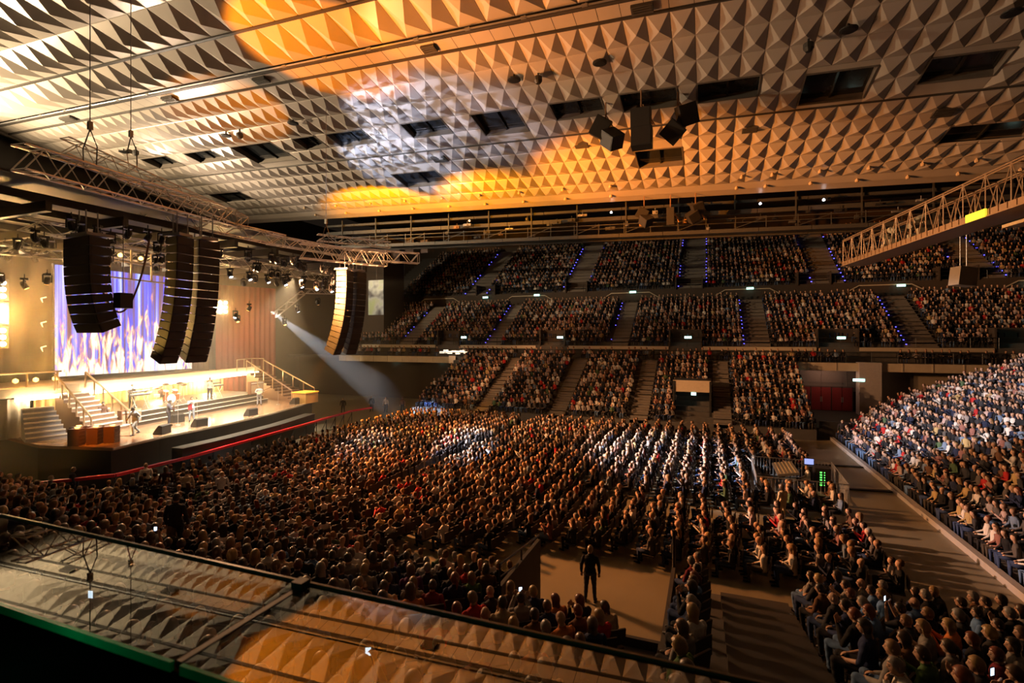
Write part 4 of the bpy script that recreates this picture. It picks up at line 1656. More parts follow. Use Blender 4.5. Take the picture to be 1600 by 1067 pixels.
# ------------------------------------------------------------------ lattice gantry at the right
GAN = mat('gantry_ochre', (.42, .25, .13), .5, .3)
p0, p1 = Vector((10.5, 9.5, 12.05)), Vector((7.5, 32.7, 12.05))
d = (p1 - p0).normalized()
L = (p1 - p0).length
sd = Vector((d.y, -d.x, 0))
root = empty('lattice_gantry', p0, 'ochre lattice gantry reaching in from the right edge with a yellow lit plate', 'gantry')
g = MB()
for a in (-.5, .5):
    for z in (1.3, 1.22):
        g.tube(sd * a + Vector((0, 0, z)), sd * a + d * L + Vector((0, 0, z)), .028)
g.build('top_rail', GAN, root)
g = MB()
for a in (-.5, .5):
    g.bar(sd * a, sd * a + d * L, .10, .22)
g.bar(Vector((0, 0, -.12)), d * L + Vector((0, 0, -.12)), 1.2, .04)
n = int(L / .4)
for k in range(n):
    g.box(sd * -.56 + d * (k + .5) * .4 + Vector((0, 0, 0)), (.03, .03, .24))
    g.box(sd * .56 + d * (k + .5) * .4 + Vector((0, 0, 0)), (.03, .03, .24))
g.build('floor_beam', GAN, root)
g = MB()
n = int(L / 1.15)
for k in range(n + 1):
    a0 = d * (k * L / n)
    for a in (-.5, .5):
        g.tube(sd * a + a0, sd * a + a0 + Vector((0, 0, 1.3)), .02, seg=4)
        if k < n:
            a1 = d * ((k + .5) * L / n)
            a2 = d * ((k + 1) * L / n)
            g.tube(sd * a + a0 + Vector((0, 0, 1.3)), sd * a + a1, .02, seg=4)
            g.tube(sd * a + a1, sd * a + a2 + Vector((0, 0, 1.3)), .02, seg=4)
    g.tube(sd * -.5 + a0 + Vector((0, 0, 1.3)), sd * .5 + a0 + Vector((0, 0, 1.3)), .02, seg=4)
g.build('lattice', GAN, root)
YEL = mat('plate_yellow_glow', (.85, .80, .05), .5, emit=(1, .85, .05), estr=.9)  # yellow light falling on the plate, put in as emission
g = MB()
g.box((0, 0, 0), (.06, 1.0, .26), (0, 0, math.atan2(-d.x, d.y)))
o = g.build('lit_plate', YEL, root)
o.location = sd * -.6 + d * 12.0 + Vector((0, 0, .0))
g = MB()
g.box((0, 0, 0), (.5, 1.4, .10), (0, 0, math.atan2(-d.x, d.y)))
o = g.build('lamp_plate', mat('lamp_plate', (.6, .4, .2), .5), root)
o.location = sd * .2 + d * 11.0 + Vector((0, 0, -.45))
for k, t in enumerate((16.2, 17.6, 18.6, 20.0)):
    g = MB()
    g.tube((0, 0, 0), (0, 0, .7), .03)
    g.lathe([(.10, -.25), (.14, -.1), (.14, .15), (.08, .2)], 8, (0, 0, .75), Euler((0, R(70), k)).to_matrix())
    g.box((0, 0, .2), (.25, .2, .3))
    o = g.build('follow_spot', mat('spot_beige', (.5, .42, .28), .5))
    o.location = p0 + d * t + sd * (.1 if k % 2 else -.2) + Vector((0, 0, .1))
    tag(o, 'beige follow spotlight standing on the gantry, %s from its far end' % ('fourth', 'third', 'second', 'first')[k], 'spotlight', 'follow spots on the lattice gantry')
# box speaker on chains below the gantry
root = empty('hanging_speaker', (14.2, 37.7, 11.6), 'beige box speaker hanging on chains below the gantry', 'speaker')
g = MB(); g.box((0, 0, 0), (1.0, .8, 1.1), (0, .12, .3)); g.box((0, -.43, .0), (.8, .04, .9), (0, .12, .3)); g.build('cabinet', mat('beige_box', (.30, .22, .15), .7), root)
g = MB()
for s_ in (-.15, .15):
    g.tube((s_, 0, .5), (s_, 0, 3.6), .02, seg=4)
g.build('chain', STEEL, root)

# ------------------------------------------------------------------ exit signs
EX = mat('exit_sign', (.6, .9, .8), .4, emit=(.45, 1, .85), estr=3.2)
EXW = mat('exit_glyph', (.95, 1, .97), .4, emit=(.9, 1, .95), estr=5)


def exit_sign(loc, label, w_=.55, rz=0):
    root = empty('exit_sign', loc, label, 'exit sign', 'lit exit signs', rz=rz)
    g = MB(); g.box((0, 0, 0), (w_, .08, .24)); g.build('light_box', EX, root)
    g = MB(); g.box((-w_ * .2, -.045, 0), (w_ * .22, .01, .15)); g.box((w_ * .16, -.045, 0), (w_ * .34, .01, .07)); g.build('pictogram', EXW, root)


def wpos(px, py, Y):
    r = px - 800
    c, s = math.cos(PSI), math.sin(PSI)
    X_, Y_ = r * c - 790 * s, r * s + 790 * c
    t = Y / Y_
    return (X_ * t, Y, CAM_Z + (527 - py) * t)


UPL = [(-32.3, 14.05), (-23.6, 14.0), (-10.6, 13.75), (4.7, 13.6), (20.2, 13.3), (30.0, 13.0)]
for i, (x, z) in enumerate([(-30.6, 13.9), (-22.6, 14.0), (-9.2, 14.0), (4.9, 14.0), (20.2, 13.8), (31.5, 13.6)]):
    exit_sign((x, 68.3, z), 'small lit exit sign under the upper tier, %s from the stage' % ordw(i + 1), .8)
for i, (x, z) in enumerate([(-28.3, 8.0), (-15.9, 8.0), (-1.9, 8.0), (12.0, 7.95), (26.0, 8.0)]):
    exit_sign((x, 56.6, z), 'lit exit sign in a stairwell of the middle tier, %s from the stage' % ordw(i + 1), .7)
exit_sign((12.9, 54.4, 4.1), 'green exit sign on the grey column beside the red doors', .9)
exit_sign((8.1, 54.4, 4.2), 'small green exit sign at the right end of the lower stand', .35)
exit_sign((-38.5, 56.7, 4.9), 'bluish lit sign on the dark wall under the deck, nearest the stage', .8)
exit_sign((-31.6, 56.7, 4.9), 'bluish lit sign on the dark wall beside the lower stand', .6)
exit_sign((-1.1, 46.6, 3.1), 'small lit sign under the pale lintel of the tunnel', .4)

# stairwell boxes (vomitories) of the middle and upper tiers
for (a, w_) in MV:
    g = MB()
    g.box((a - w_ / 2, 57.9, 7.9), (.15, 1.6, 1.9))
    g.box((a + w_ / 2, 57.9, 7.9), (.15, 1.6, 1.9))
    g.box((a, 58.6, 7.9), (w_, .15, 1.9))
    struct('wall_stairwell', g, DARK)
    g = MB()
    g.box((a - w_ / 2, 69.6, 15.0), (.15, 1.8, 1.6))
    g.box((a + w_ / 2, 69.6, 15.0), (.15, 1.8, 1.6))
    g.box((a, 70.4, 15.0), (w_, .15, 1.6))
    struct('wall_stairwell', g, DARK)
# pale coping boards with slanted ends between the stairwells of the upper tier's front
for i, a in enumerate((-38.6, -24.0, -9.6, -20, 4.6, 18.8, 33)):
    if a == -20:
        continue
    g = MB()
    g.box((a, 68.7, 13.95), (5.0, .12, .12))
    g.bar((a + 2.5, 68.7, 13.95), (a + 3.6, 68.7, 13.3), .12, .1)
    g.bar((a - 2.5, 68.7, 13.95), (a - 3.6, 68.7, 13.3), .12, .1)
    struct('trim_coping', g, LEDGE)
for (x0, x1) in ((-44, -32.6), (-29, -19), (-15, -3.9), (-.4, 10), (13.6, 23.7), (27.3, 40)):
    g = MB()
    g.box(((x0 + x1) / 2, 57.1, 6.85), (x1 - x0, .14, .35))
    struct('trim_ledge', g, LEDGE)
# rails: thin black tube rails in front of tiers
RAILM = mat('rail_black', (.03, .03, .03), .4, .5)
for (y, z, lab) in ((57.05, 7.0, 'thin black tube railing along the front of the middle tier'), (54.9, 5.65, 'thin black tube railing along the deck above the red doors'),
                    (68.9, 14.3, 'thin black tube railing along the front of the upper tier')):
    root = empty('guard_rail', (0, y, z), lab, 'railing')
    g = MB()
    for dz in (.5, .95):
        g.tube((-46, 0, dz), (44, 0, dz), .03, seg=4)
    g.build('rail', RAILM, root)
    g = MB()
    for k in range(46):
        g.tube((-46 + k * 2, 0, 0), (-46 + k * 2, 0, .95), .025, seg=4)
    g.build('post', RAILM, root)
# gangway marker lamps, blue
BLU = mat('blue_marker', (.1, .1, .9), .4, emit=(.12, .10, 1.0), estr=3.0)
n_ = 0
for (a, wd) in UA:
    for sgn in (-1, 1):
        for k in range(0, 16, 1):
            if rr.random() < .35:
                continue
            g = MB()
            g.box((0, 0, 0), (.14, .10, .10))
            o = g.build('marker_lamp', BLU)
            o.location = (a + sgn * (wd / 2 + .1), 69 + (k + .2) * .9, 14.3 + k * .56 + .35)
            tag(o, 'small blue step marker lamp beside an upper gangway', 'marker lamp', 'blue step lamps of the upper gangways')
for (a, wd) in MA:
    for k in range(13):
        if rr.random() < .4:
            continue
        g = MB()
        g.box((0, 0, 0), (.10, .08, .08))
        o = g.build('marker_lamp', BLU)
        o.location = (a - wd / 2 - .05, 57.2 + (k + .2) * .7, 7.05 + k * .42 + .3)
        tag(o, 'small blue step marker lamp beside a middle gangway', 'marker lamp', 'blue step lamps of the middle gangways')

# ------------------------------------------------------------------ red doors under the deck, column, panels
WPAN = mat('wall_panel', (.16, .125, .11), .7)
g = MB()
g.box((10.3, 56.95, 3.9), (6.0, .1, 2.2))
for k in range(3):
    g.box((8.3 + k * 2.1, 56.87, 3.9), (.06, .06, 2.2))
g.box((10.3, 56.87, 3.6), (6.0, .06, .06))
struct('wall_panelling', g, WPAN)
g = MB(); g.box((13.8, 55.0, 2.9), (1.7, 1.2, 5.6)); struct('pillar', g, mat('pillar_grey', (.32, .30, .31), .7))
g = MB(); g.box((22, 56.6, 3.2), (14, .2, 4.0)); struct('wall_side', g, mat('wall_pale', (.28, .23, .17), .7))
REDD = mat('door_red', (.22, .02, .02), .5)
for k in range(3):
    root = empty('door_%d' % (k + 1), (8.6 + k * 1.75, 56.8, .9), 'x', 'door')
    del root['category']; del root['label']
    root['kind'] = 'structure'
    for s_ in (-1, 1):
        g = MB(); g.box((s_ * .42, 0, 1.15), (.80, .07, 2.2)); o = g.build('door_leaf', REDD, root); o['kind'] = 'structure'
        g = MB(); g.box((s_ * .06, -.07, 1.1), (.04, .05, .5)); o = g.build('door_handle', ALU, o)
    g = MB()
    for s_ in (-1, 1):
        g.box((s_ * .86, 0, 1.15), (.06, .12, 2.35))
    g.box((0, 0, 2.32), (1.75, .12, .08))
    o = g.build('door_frame', mat('door_frame_dark', (.10, .06, .05), .6), root); o['kind'] = 'structure'
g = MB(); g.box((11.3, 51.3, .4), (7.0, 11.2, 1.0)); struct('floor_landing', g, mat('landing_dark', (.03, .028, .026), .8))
g = MB(); g.box((10.9, 45.7, 1.4), (5.4, .1, .08)); g.box((10.9, 45.7, .95), (5.4, .05, 1.0))
tag(g.build('low_barrier', mat('barrier_black', (.02, .018, .017), .6)), 'dark low barrier in front of the red doors', 'barrier')
point('door_fill', (10.5, 55.0, 4.9), 90, (1, .55, .35), .2)  # unseen fill added under the deck to bring up the red doors
point('door_fill', (-1.3, 47.2, 4.0), 10, (1, .7, .45), .1)
# tunnel opening with its pale lintel
g = MB()
g.box((-1.25, 46.7, 3.75), (3.1, .2, 1.0))
struct('trim_lintel', g, mat('lintel_cream', (.50, .40, .28), .6))
g = MB()
g.box((-2.75, 47.9, 2.4), (.15, 2.8, 3.6)); g.box((.25, 47.9, 2.4), (.15, 2.8, 3.6)); g.box((-1.25, 49.2, 2.4), (3.0, .15, 3.6)); g.box((-1.25, 48, 4.2), (3.1, 2.7, .1))
struct('wall_tunnel', g, BLACK)
# acoustic panels on the dark side wall, top left of the tiers
for k, (px, py, s_) in enumerate(((578, 405, 1.0), (597, 402, 1.0), (618, 400, 1.0), (640, 383, .9), (663, 385, .8))):
    p = wpos(px, py, 60)
    g = MB(); g.box((0, 0, 0), (1.4 * s_, .12, 2.2 * s_))
    o = g.build('acoustic_panel', mat('panel_mauve', (.13, .10, .10), .9)); o.location = p
    tag(o, 'dull brown acoustic panel beside the upper tier, %s from the stage' % ordw(k + 1), 'panel', 'acoustic panels beside the upper tier')
g = MB(); g.box((-44.5, 61, 14), (6, 5, 16)); struct('wall_return', g, mat('wall_brown', (.05, .04, .034), .9))
# hanging picture banner
bm_ = bpy.data.materials.new('banner_print')
bm_.use_nodes = True
nt = bm_.node_tree
b = nt.nodes['Principled BSDF']
b.inputs['Roughness'].default_value = .6
tc = nt.nodes.new('ShaderNodeTexCoord')
nz = nt.nodes.new('ShaderNodeTexNoise'); nz.inputs['Scale'].default_value = .55; nz.inputs['Detail'].default_value = 2
cr = nt.nodes.new('ShaderNodeValToRGB')
cr.color_ramp.elements[0].position = .40; cr.color_ramp.elements[0].color = (.04, .045, .05, 1)
cr.color_ramp.elements[1].position = .52; cr.color_ramp.elements[1].color = (.34, .36, .30, 1)
e_ = cr.color_ramp.elements.new(.66); e_.color = (.30, .36, .16, 1)
nt.links.new(tc.outputs['Object'], nz.inputs['Vector'])
nt.links.new(nz.outputs['Fac'], cr.inputs[0])
nt.links.new(cr.outputs[0], b.inputs['Base Color'])
nt.links.new(cr.outputs[0], b.inputs['Emission Color'])
b.inputs['Emission Strength'].default_value = .55
root = empty('video_screen', (-36.55, 50, 12.7), 'tall pale green video screen hanging beside the far array', 'screen')
g = MB(); g.box((0, 0, 0), (2.1, .12, 4.1)); g.build('display', bm_, root)
g = MB(); g.box((0, .08, 0), (2.2, .1, 4.2)); g.tube((0, .1, 2), (0, .1, 7), .03); g.build('frame', BLACK, root)
# barrier gate, working table near the left deck, its brightness put in as glow
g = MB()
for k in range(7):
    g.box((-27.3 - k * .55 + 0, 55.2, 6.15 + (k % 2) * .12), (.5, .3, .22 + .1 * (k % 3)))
tag(g.build('lit_desk', mat('desk_glow', (.8, .75, .65), .5, emit=(1, .82, .6), estr=1.6)), 'brightly lit white control desk at the left end of the deck', 'desk')
g = MB(); g.box((-28.9, 54.7, 5.3), (.9, .08, .9)); tag(g.build('notice_board', mat('notice', (.75, .62, .5), .6)), 'small white notice on the beige ledge beside the stand', 'notice')
# nearer vertical bits: vomitory walls and handrails of the near stand
g = MB()
g.box((-4.6, 12.6, 1.05), (.10, 3.0, 2.1)); g.box((-.9, 13.2, .8), (.10, 4.0, 1.2)); g.box((-2.75, 11.35, .75), (3.6, .1, 1.3))
struct('wall_gap', g, mat('gap_wall', (.04, .034, .03), .7))
root = empty('hand_rail', (-4.6, 14.1, .3), 'dark sloping handrail beside the gap in the near stand', 'railing')
g = MB()
for s_ in (0,):
    g.tube((s_, 0, 1.9), (s_, -3, 2.3), .03)
    g.tube((s_, 0, 1.5), (s_, -3, 2.0), .02)
g.build('rail', RAILM, root)
for k in range(3):
    g = MB(); g.tube((0, -k * 1.5, -.3), (0, -k * 1.5, 1.9 + k * .2), .025); g.build('post', RAILM, root)
g = MB(); g.tube((-.9, 15.4, 0), (-.9, 15.4, 2.4), .05); tag(g.build('post', RAILM), 'dark upright post at the narrow near block by the open floor', 'post')
# front edge board of the right stand and cables on the aisle floor
g = MB(); g.box((9.05, 33, .12), (.25, 27, .24)); struct('trim_kerb', g, mat('kerb_grey', (.30, .28, .26), .5))
for k, (y, lab) in enumerate(((36.5, 'far black cable ramp crossing the right aisle'), (31.2, 'middle black cable ramp crossing the right aisle'))):
    g = MB(); g.box((7.3, y, .04), (3.2, .16, .07), (0, 0, .1)); g.box((7.3, y + .25, .02), (3.2, .05, .04), (0, 0, .14))
    tag(g.build('cable_ramp', BLACK), lab, 'cable ramp', 'cable ramps on the aisle')

# ------------------------------------------------------------------ the stage
SZ = 2.2
DECKM = mat('stage_deck', (.34, .20, .11), .18, var=.15, scale=1.2)
SKIRT = mat('stage_skirt', (.03, .028, .022), .8)
poly = [(-29.1, 17.2), (-29.5, 18.8), (-29.85, 20.2), (-30.0, 22.6), (-30.3, 25.2), (-31.2, 29.6), (-32.7, 34.2), (-34.2, 37.2), (-47, 39.5), (-47, 15), (-40.6, 17.2), (-33.5, 16.2)]
root = empty('stage', (-36, 26, 0), 'broad concert stage with glossy brown deck and black skirt', 'stage')


def rel(mb_, name, m, root_, smooth=False):
    o = mb_.build(name, m, None, loc=tuple(root_.location))
    o.parent = root_
    o.location = (0, 0, 0)
    return o


g = MB(); g.prism(poly, SZ - .16, SZ); rel(g, 'deck', DECKM, root)
g = MB(); g.prism([(x + (.12 if x < -29.3 else .12) - .25, y) for x, y in poly], 0, SZ - .16); rel(g, 'skirt', SKIRT, root)
g = MB()
pts = poly[:8]
for a, b_ in zip(pts[:-1], pts[1:]):
    g.bar((a[0] + .03, a[1], SZ - .06), (b_[0] + .03, b_[1], SZ - .06), .06, .10)
rel(g, 'edge_strip', mat('edge_pale', (.6, .5, .35), .3), root)
# lowered camera track shelf in front
g = MB()
tr_ = [(-28.6, 20.3), (-28.9, 24), (-29.7, 28.5), (-31.2, 33.6)]
for a, b_ in zip(tr_[:-1], tr_[1:]):
    g.bar((a[0], a[1], 1.55), (b_[0], b_[1], 1.55), .9, .08)
    g.bar((a[0], a[1], .75), (b_[0], b_[1], .75), .8, 1.5)
tag(g.build('camera_track', mat('track_black', (.035, .032, .026), .6)), 'low black track shelf along the foot of the stage', 'track')

# risers with pale step edges behind the singer
STEPM = mat('riser_dark', (.05, .035, .025), .5)
EDGE = mat('riser_edge', (.85, .75, .6), .4)
arc = lambda t, off: (-34.6 - off - 2.7 * t, 21.0 + 13.9 * t)
root = empty('band_riser', (-36, 28, SZ), 'three long dark steps with pale edges rising to the band', 'riser')
for k in range(3):
    p, q_ = arc(0, k * .55), arc(1, k * .55)
    p2, q2 = (-42.5, 21.0), (-42.5, 34.9)
    g = MB(); g.prism([p, q_, q2, p2], SZ + k * .25, SZ + (k + 1) * .25); rel(g, 'step', STEPM, root)
    g = MB(); g.bar((p[0] + .02, p[1], SZ + (k + 1) * .25), (q_[0] + .02, q_[1], SZ + (k + 1) * .25), .07, .05); rel(g, 'step_edge', EDGE, root)
RZ = SZ + .75

# gallery behind the band: deck, glowing strip, rail
GZ_ = 4.75
gal = [(-37.2, 16.0), (-37.6, 20.2), (-38.6, 24.0), (-40.0, 28.0), (-41.6, 33.5), (-43.0, 39.2)]
root = empty('gallery', (-41, 28, GZ_), 'curved gallery bridge behind the band with a glowing strip of light', 'gallery')
g = MB(); g.prism([(x, y) for x, y in gal] + [(-47, 39.2), (-47, 16)], GZ_ - .25, GZ_); rel(g, 'deck', mat('gallery_deck', (.45, .33, .2), .4), root)
g = MB()
for a, b_ in zip(gal[:-1], gal[1:]):
    g.bar((a[0] + .05, a[1], GZ_ + .05), (b_[0] + .05, b_[1], GZ_ + .05), .10, .5)
rel(g, 'fascia', mat('gallery_fascia', (.6, .45, .28), .5), root)
STRIP = mat('strip_glow', (1, .9, .7), .5, emit=(1, .78, .46), estr=24)
g = MB()
for a, b_ in (((-37.05, 16.7), (-37.35, 19.3)), ((-37.5, 20.3), (-38.5, 24.0)), ((-38.5, 24.0), (-39.9, 28.0)), ((-39.9, 28), (-41.5, 33.5)), ((-41.5, 33.5), (-42.8, 38.6))):
    g.bar((a[0] + .25, a[1], GZ_ - .32), (b_[0] + .25, b_[1], GZ_ - .32), .14, .22)
rel(g, 'light_strip', STRIP, root)
# rail with posts and globe lamps at the left wing
RAILG = mat('rail_gold', (.7, .5, .3), .3, .6)
root = empty('gallery_rail', (-37.3, 12, GZ_), 'pale railing with round lamps on the left wing of the gallery', 'railing')
for k in range(6):
    g = MB(); g.tube((-37.4, 11.5 + k * 1.5, GZ_), (-37.4, 11.5 + k * 1.5, GZ_ + 1.15), .05)
    rel(g, 'post', RAILG, root)
g = MB(); g.tube((-37.4, 11, GZ_ + 1.15), (-37.4, 19.2, GZ_ + 1.15), .06); g.tube((-37.4, 11, GZ_ + .1), (-37.4, 19.2, GZ_ + .1), .05); rel(g, 'rail', RAILG, root)
for k in range(4):
    g = MB(); g.lathe([(.02, .14), (.12, .08), (.14, 0), (.12, -.08), (.02, -.14)], 10, (-37.35, 16.0 + k * .95, GZ_ + .72))
    rel(g, 'globe_lamp', mat('globe_amber', (1, .7, .3), .4, emit=(1, .50, .10), estr=5), root)
g = MB(); g.prism([(-37.2, 8), (-37.2, 16), (-47, 16), (-47, 8)], GZ_ - .25, GZ_); struct('floor_wing', g, mat('wing_deck', (.2, .15, .1), .5))


def curtain(name, pts, z0, z1, m, label, amp=.12, n=10, cat='curtain', group=None):
    """pleated cloth hanging between the plan points"""
    g_ = MB()
    vs = []
    tot = sum((Vector(b_) - Vector(a)).length for a, b_ in zip(pts[:-1], pts[1:]))
    steps = max(8, int(tot * n))
    P_ = []
    for a, b_ in zip(pts[:-1], pts[1:]):
        a, b_ = Vector(a), Vector(b_)
        L_ = (b_ - a).length
        nn = max(2, int(steps * L_ / tot))
        nm = Vector((-(b_ - a).y, (b_ - a).x)).normalized()
        for k in range(nn):
            t = k / nn
            ph = (len(P_)) * 1.25
            P_.append(a.lerp(b_, t) + nm * amp * (math.sin(ph) + .4 * math.sin(ph * 2.3 + 1)))
    for p in P_:
        vs.append((p.x, p.y, z0))
        vs.append((p.x, p.y, z1))
    fs = [(2 * i, 2 * i + 2, 2 * i + 3, 2 * i + 1) for i in range(len(P_) - 1)]
    g_.add(vs, fs)
    o_ = g_.build(name, m, smooth=True)
    sm_ = o_.modifiers.new('thick', 'SOLIDIFY')
    sm_.thickness = .02
    return tag(o_, label, cat, group)


GOLD = mat('curtain_gold', (.62, .42, .20), .7)
CREAM = mat('curtain_cream', (.55, .47, .38), .75)
REDC = mat('curtain_red', (.24, .028, .016), .75)
BLK = mat('curtain_black', (.02, .014, .009), .85)
curtain('stage_curtain', [(-43.0, 20.5), (-43.2, 26), (-44.2, 33), (-45.5, 39)], SZ, GZ_ - .3, GOLD, 'golden pleated curtain behind the band under the gallery')
curtain('stage_curtain', [(-36.9, 13.0), (-37.2, 17.6)], SZ, GZ_ - .3, CREAM, 'cream pleated curtain under the left wing of the gallery')
curtain('stage_curtain', [(-36.5, 10.0), (-36.7, 13.0)], SZ - 1.5, GZ_ - .3, mat('curtain_brown', (.20, .14, .09), .8), 'dull brown curtain at the far left of the stage')
curtain('stage_curtain', [(-45.2, 36.0), (-44.0, 38.6), (-43.0, 41.5)], SZ, 13.2, REDC, 'tall red lit curtain right of the screen')
curtain('stage_curtain', [(-46.8, 33.0), (-46.0, 36.0)], SZ, 13.2, mat('curtain_amber', (.13, .06, .02), .75), 'tall amber curtain between the screen and the red one')
curtain('backdrop_curtain', [(-47.5, 7.0), (-47.6, 22), (-47.7, 34), (-47.5, 42)], 0, 14.8, BLK, 'huge black backdrop curtain behind the stage', .15, 4)

# video wall
sm = bpy.data.materials.new('video_wall')
sm.use_nodes = True
nt = sm.node_tree
nt.nodes.clear()
N = nt.nodes.new
out = N('ShaderNodeOutputMaterial')
em = N('ShaderNodeEmission')
tc = N('ShaderNodeTexCoord')
sep = N('ShaderNodeSeparateXYZ')
nt.links.new(tc.outputs['Object'], sep.inputs[0])


def math_node(op, a, b_=None, c=None):
    m_ = N('ShaderNodeMath')
    m_.operation = op
    for i_, v_ in enumerate((a, b_, c)):
        if v_ is None:
            continue
        if isinstance(v_, (int, float)):
            m_.inputs[i_].default_value = v_
        else:
            nt.links.new(v_, m_.inputs[i_])
    return m_.outputs[0]


Yv, Zv = sep.outputs[1], sep.outputs[2]
cmb = N('ShaderNodeCombineXYZ')
nt.links.new(math_node('MULTIPLY', Yv, 2.6), cmb.inputs[0])
nt.links.new(math_node('MULTIPLY', Zv, .05), cmb.inputs[2])
dr = N('ShaderNodeTexNoise'); dr.inputs['Scale'].default_value = 1.1; dr.inputs['Detail'].default_value = 1.5
nt.links.new(cmb.outputs[0], dr.inputs['Vector'])
rp = N('ShaderNodeValToRGB')
els = rp.color_ramp.elements
els[0].position = .36; els[0].color = (.16, .07, .05, 1)
els[1].position = .50; els[1].color = (.07, .08, .85, 1)
x_ = els.new(.44); x_.color = (.16, .10, .38, 1)
x_ = els.new(.58); x_.color = (.22, .30, 1.0, 1)
x_ = els.new(.66); x_.color = (.55, .62, 1.0, 1)
nt.links.new(dr.outputs['Fac'], rp.inputs[0])
cm2 = N('ShaderNodeCombineXYZ')
nt.links.new(math_node('MULTIPLY', Yv, 2.8), cm2.inputs[0])
nt.links.new(math_node('MULTIPLY', Zv, .55), cm2.inputs[2])
fl = N('ShaderNodeTexNoise'); fl.inputs['Scale'].default_value = 1.0; fl.inputs['Detail'].default_value = 5; fl.inputs['Distortion'].default_value = .8
nt.links.new(cm2.outputs[0], fl.inputs['Vector'])
# flame amount grows towards the bottom
h_ = math_node('MULTIPLY_ADD', Zv, -.050, -.035)
fa = math_node('ADD', fl.outputs['Fac'], h_)
fr2 = N('ShaderNodeValToRGB')
el = fr2.color_ramp.elements
el[0].position = .50; el[0].color = (0, 0, 0, 1)
el[1].position = .60; el[1].color = (1, 1, 1, 1)
nt.links.new(fa, fr2.inputs[0])
fc = N('ShaderNodeValToRGB')
el = fc.color_ramp.elements
el[0].position = .50; el[0].color = (.55, .10, .02, 1)
el[1].position = .66; el[1].color = (1.0, .92, .80, 1)
x_ = el.new(.57); x_.color = (1.0, .50, .22, 1)
nt.links.new(fa, fc.inputs[0])
mx = N('ShaderNodeMix'); mx.data_type = 'RGBA'
nt.links.new(fr2.outputs[0], mx.inputs[0])
nt.links.new(rp.outputs[0], mx.inputs[6])
nt.links.new(fc.outputs[0], mx.inputs[7])
nt.links.new(mx.outputs[2], em.inputs[0])
em.inputs[1].default_value = 1.4
nt.links.new(em.outputs[0], out.inputs[0])
root = empty('video_wall', (-44, 27.4, 9.2), 'large video wall of blue drapes and white flames behind the gallery', 'screen')
g = MB(); g.box((0, 0, 0), (.2, 10.3, 8.1)); g.build('display', sm, root)
g = MB(); g.box((-.2, 0, 0), (.2, 10.5, 8.3)); g.build('housing', BLACK, root)

# window-like lamp frame above the screen
FRM = mat('frame_cream', (.85, .75, .6), .4)
root = empty('lamp_frame', (-35.5, 20.8, 12.7), 'cream window-like frame holding three amber lamps above the screen', 'frame')
g = MB()
for z in (-.85, .25, 1.35):
    g.bar((0, 0, z), (-.6, 4.3, z), .10)
for k in range(4):
    t = k / 3
    g.bar((-.6 * t, 4.3 * t, -.85), (-.6 * t, 4.3 * t, 1.35), .10)
g.bar((-.62, 4.4, -1.2), (-.62, 4.4, 2.4), .35, .2)
g.build('bars', FRM, root)
for k in range(3):
    g = MB(); g.lathe([(.03, .14), (.14, .05), (.14, -.08), (.03, -.14)], 8, (-.1 - .2 * k, .7 + 1.4 * k, .65)); g.build('bulb', mat('bulb_amber', (1, .6, .2), .4, emit=(1, .52, .10), estr=8), root)

# blinders: columns of tungsten lamps
BL = mat('blinder_lens', (1, .9, .7), .4, emit=(1, .78, .45), estr=60)


def blinder(loc, rz, rows, cols, label, pitch=.42):
    root = empty('blinder_lamp', loc, label, 'blinder', 'tungsten blinder lamps of the stage', rz=rz)
    g = MB(); g.box((-.14, 0, 0), (.22, cols * pitch + .1, rows * pitch + .1)); g.build('housing', CAN, root)
    for r_ in range(rows):
        for c_ in range(cols):
            g = MB(); g.lathe([(.15, 0), (.15, .02)], 10, (0, (c_ - (cols - 1) / 2) * pitch, (r_ - (rows - 1) / 2) * pitch), Euler((0, R(90), 0)).to_matrix())
            g.build('lens', BL, root)


blinder((-41.2, 17.85, 11.0), R(-25), 3, 2, 'blinding tungsten lamp bank at the left edge, uppermost')
blinder((-41.2, 17.85, 9.5), R(-25), 3, 2, 'blinding tungsten lamp bank at the left edge, middle one')
blinder((-41.2, 17.85, 8.0), R(-25), 3, 2, 'blinding tungsten lamp bank at the left edge, lowest')
blinder((-42.0, 33.9, 10.8), R(-30), 3, 3, 'blinding tungsten lamp bank between screen and red curtain')
point('blinder_glow', (-40.2, 17.6, 9.5), 6 * KW, (1, .50, .14), .5)
point('blinder_glow', (-41.0, 33.5, 10.7), 2.2 * KW, (1, .56, .18), .4)
for (x_, y_) in ((-40.6, 23.0), (-41.6, 28.0), (-43.0, 33.5)):
    point('gallery_under_fill', (x_, y_, 4.0), 1.3 * KW, (1, .66, .28), .3)  # unseen fills added to brighten the curtain and band below the strip
# small sconce lamps up the black cloth
for k in range(3):
    g = MB(); g.tube((0, 0, 0), (0, .3, .1), .04); g.tube((0, 0, 0), (.1, .05, -.3), .05, .02)
    o = g.build('sconce_lamp', mat('sconce', (.9, .8, .6), .4, emit=(1, .85, .6), estr=1.2)); o.location = (-43, 20.9, 10.7 - 1.7 * k)
    tag(o, 'small pale sconce on the dark cloth left of the screen, %s' % ('topmost', 'middle', 'lowest')[k], 'lamp', 'sconces beside the screen')


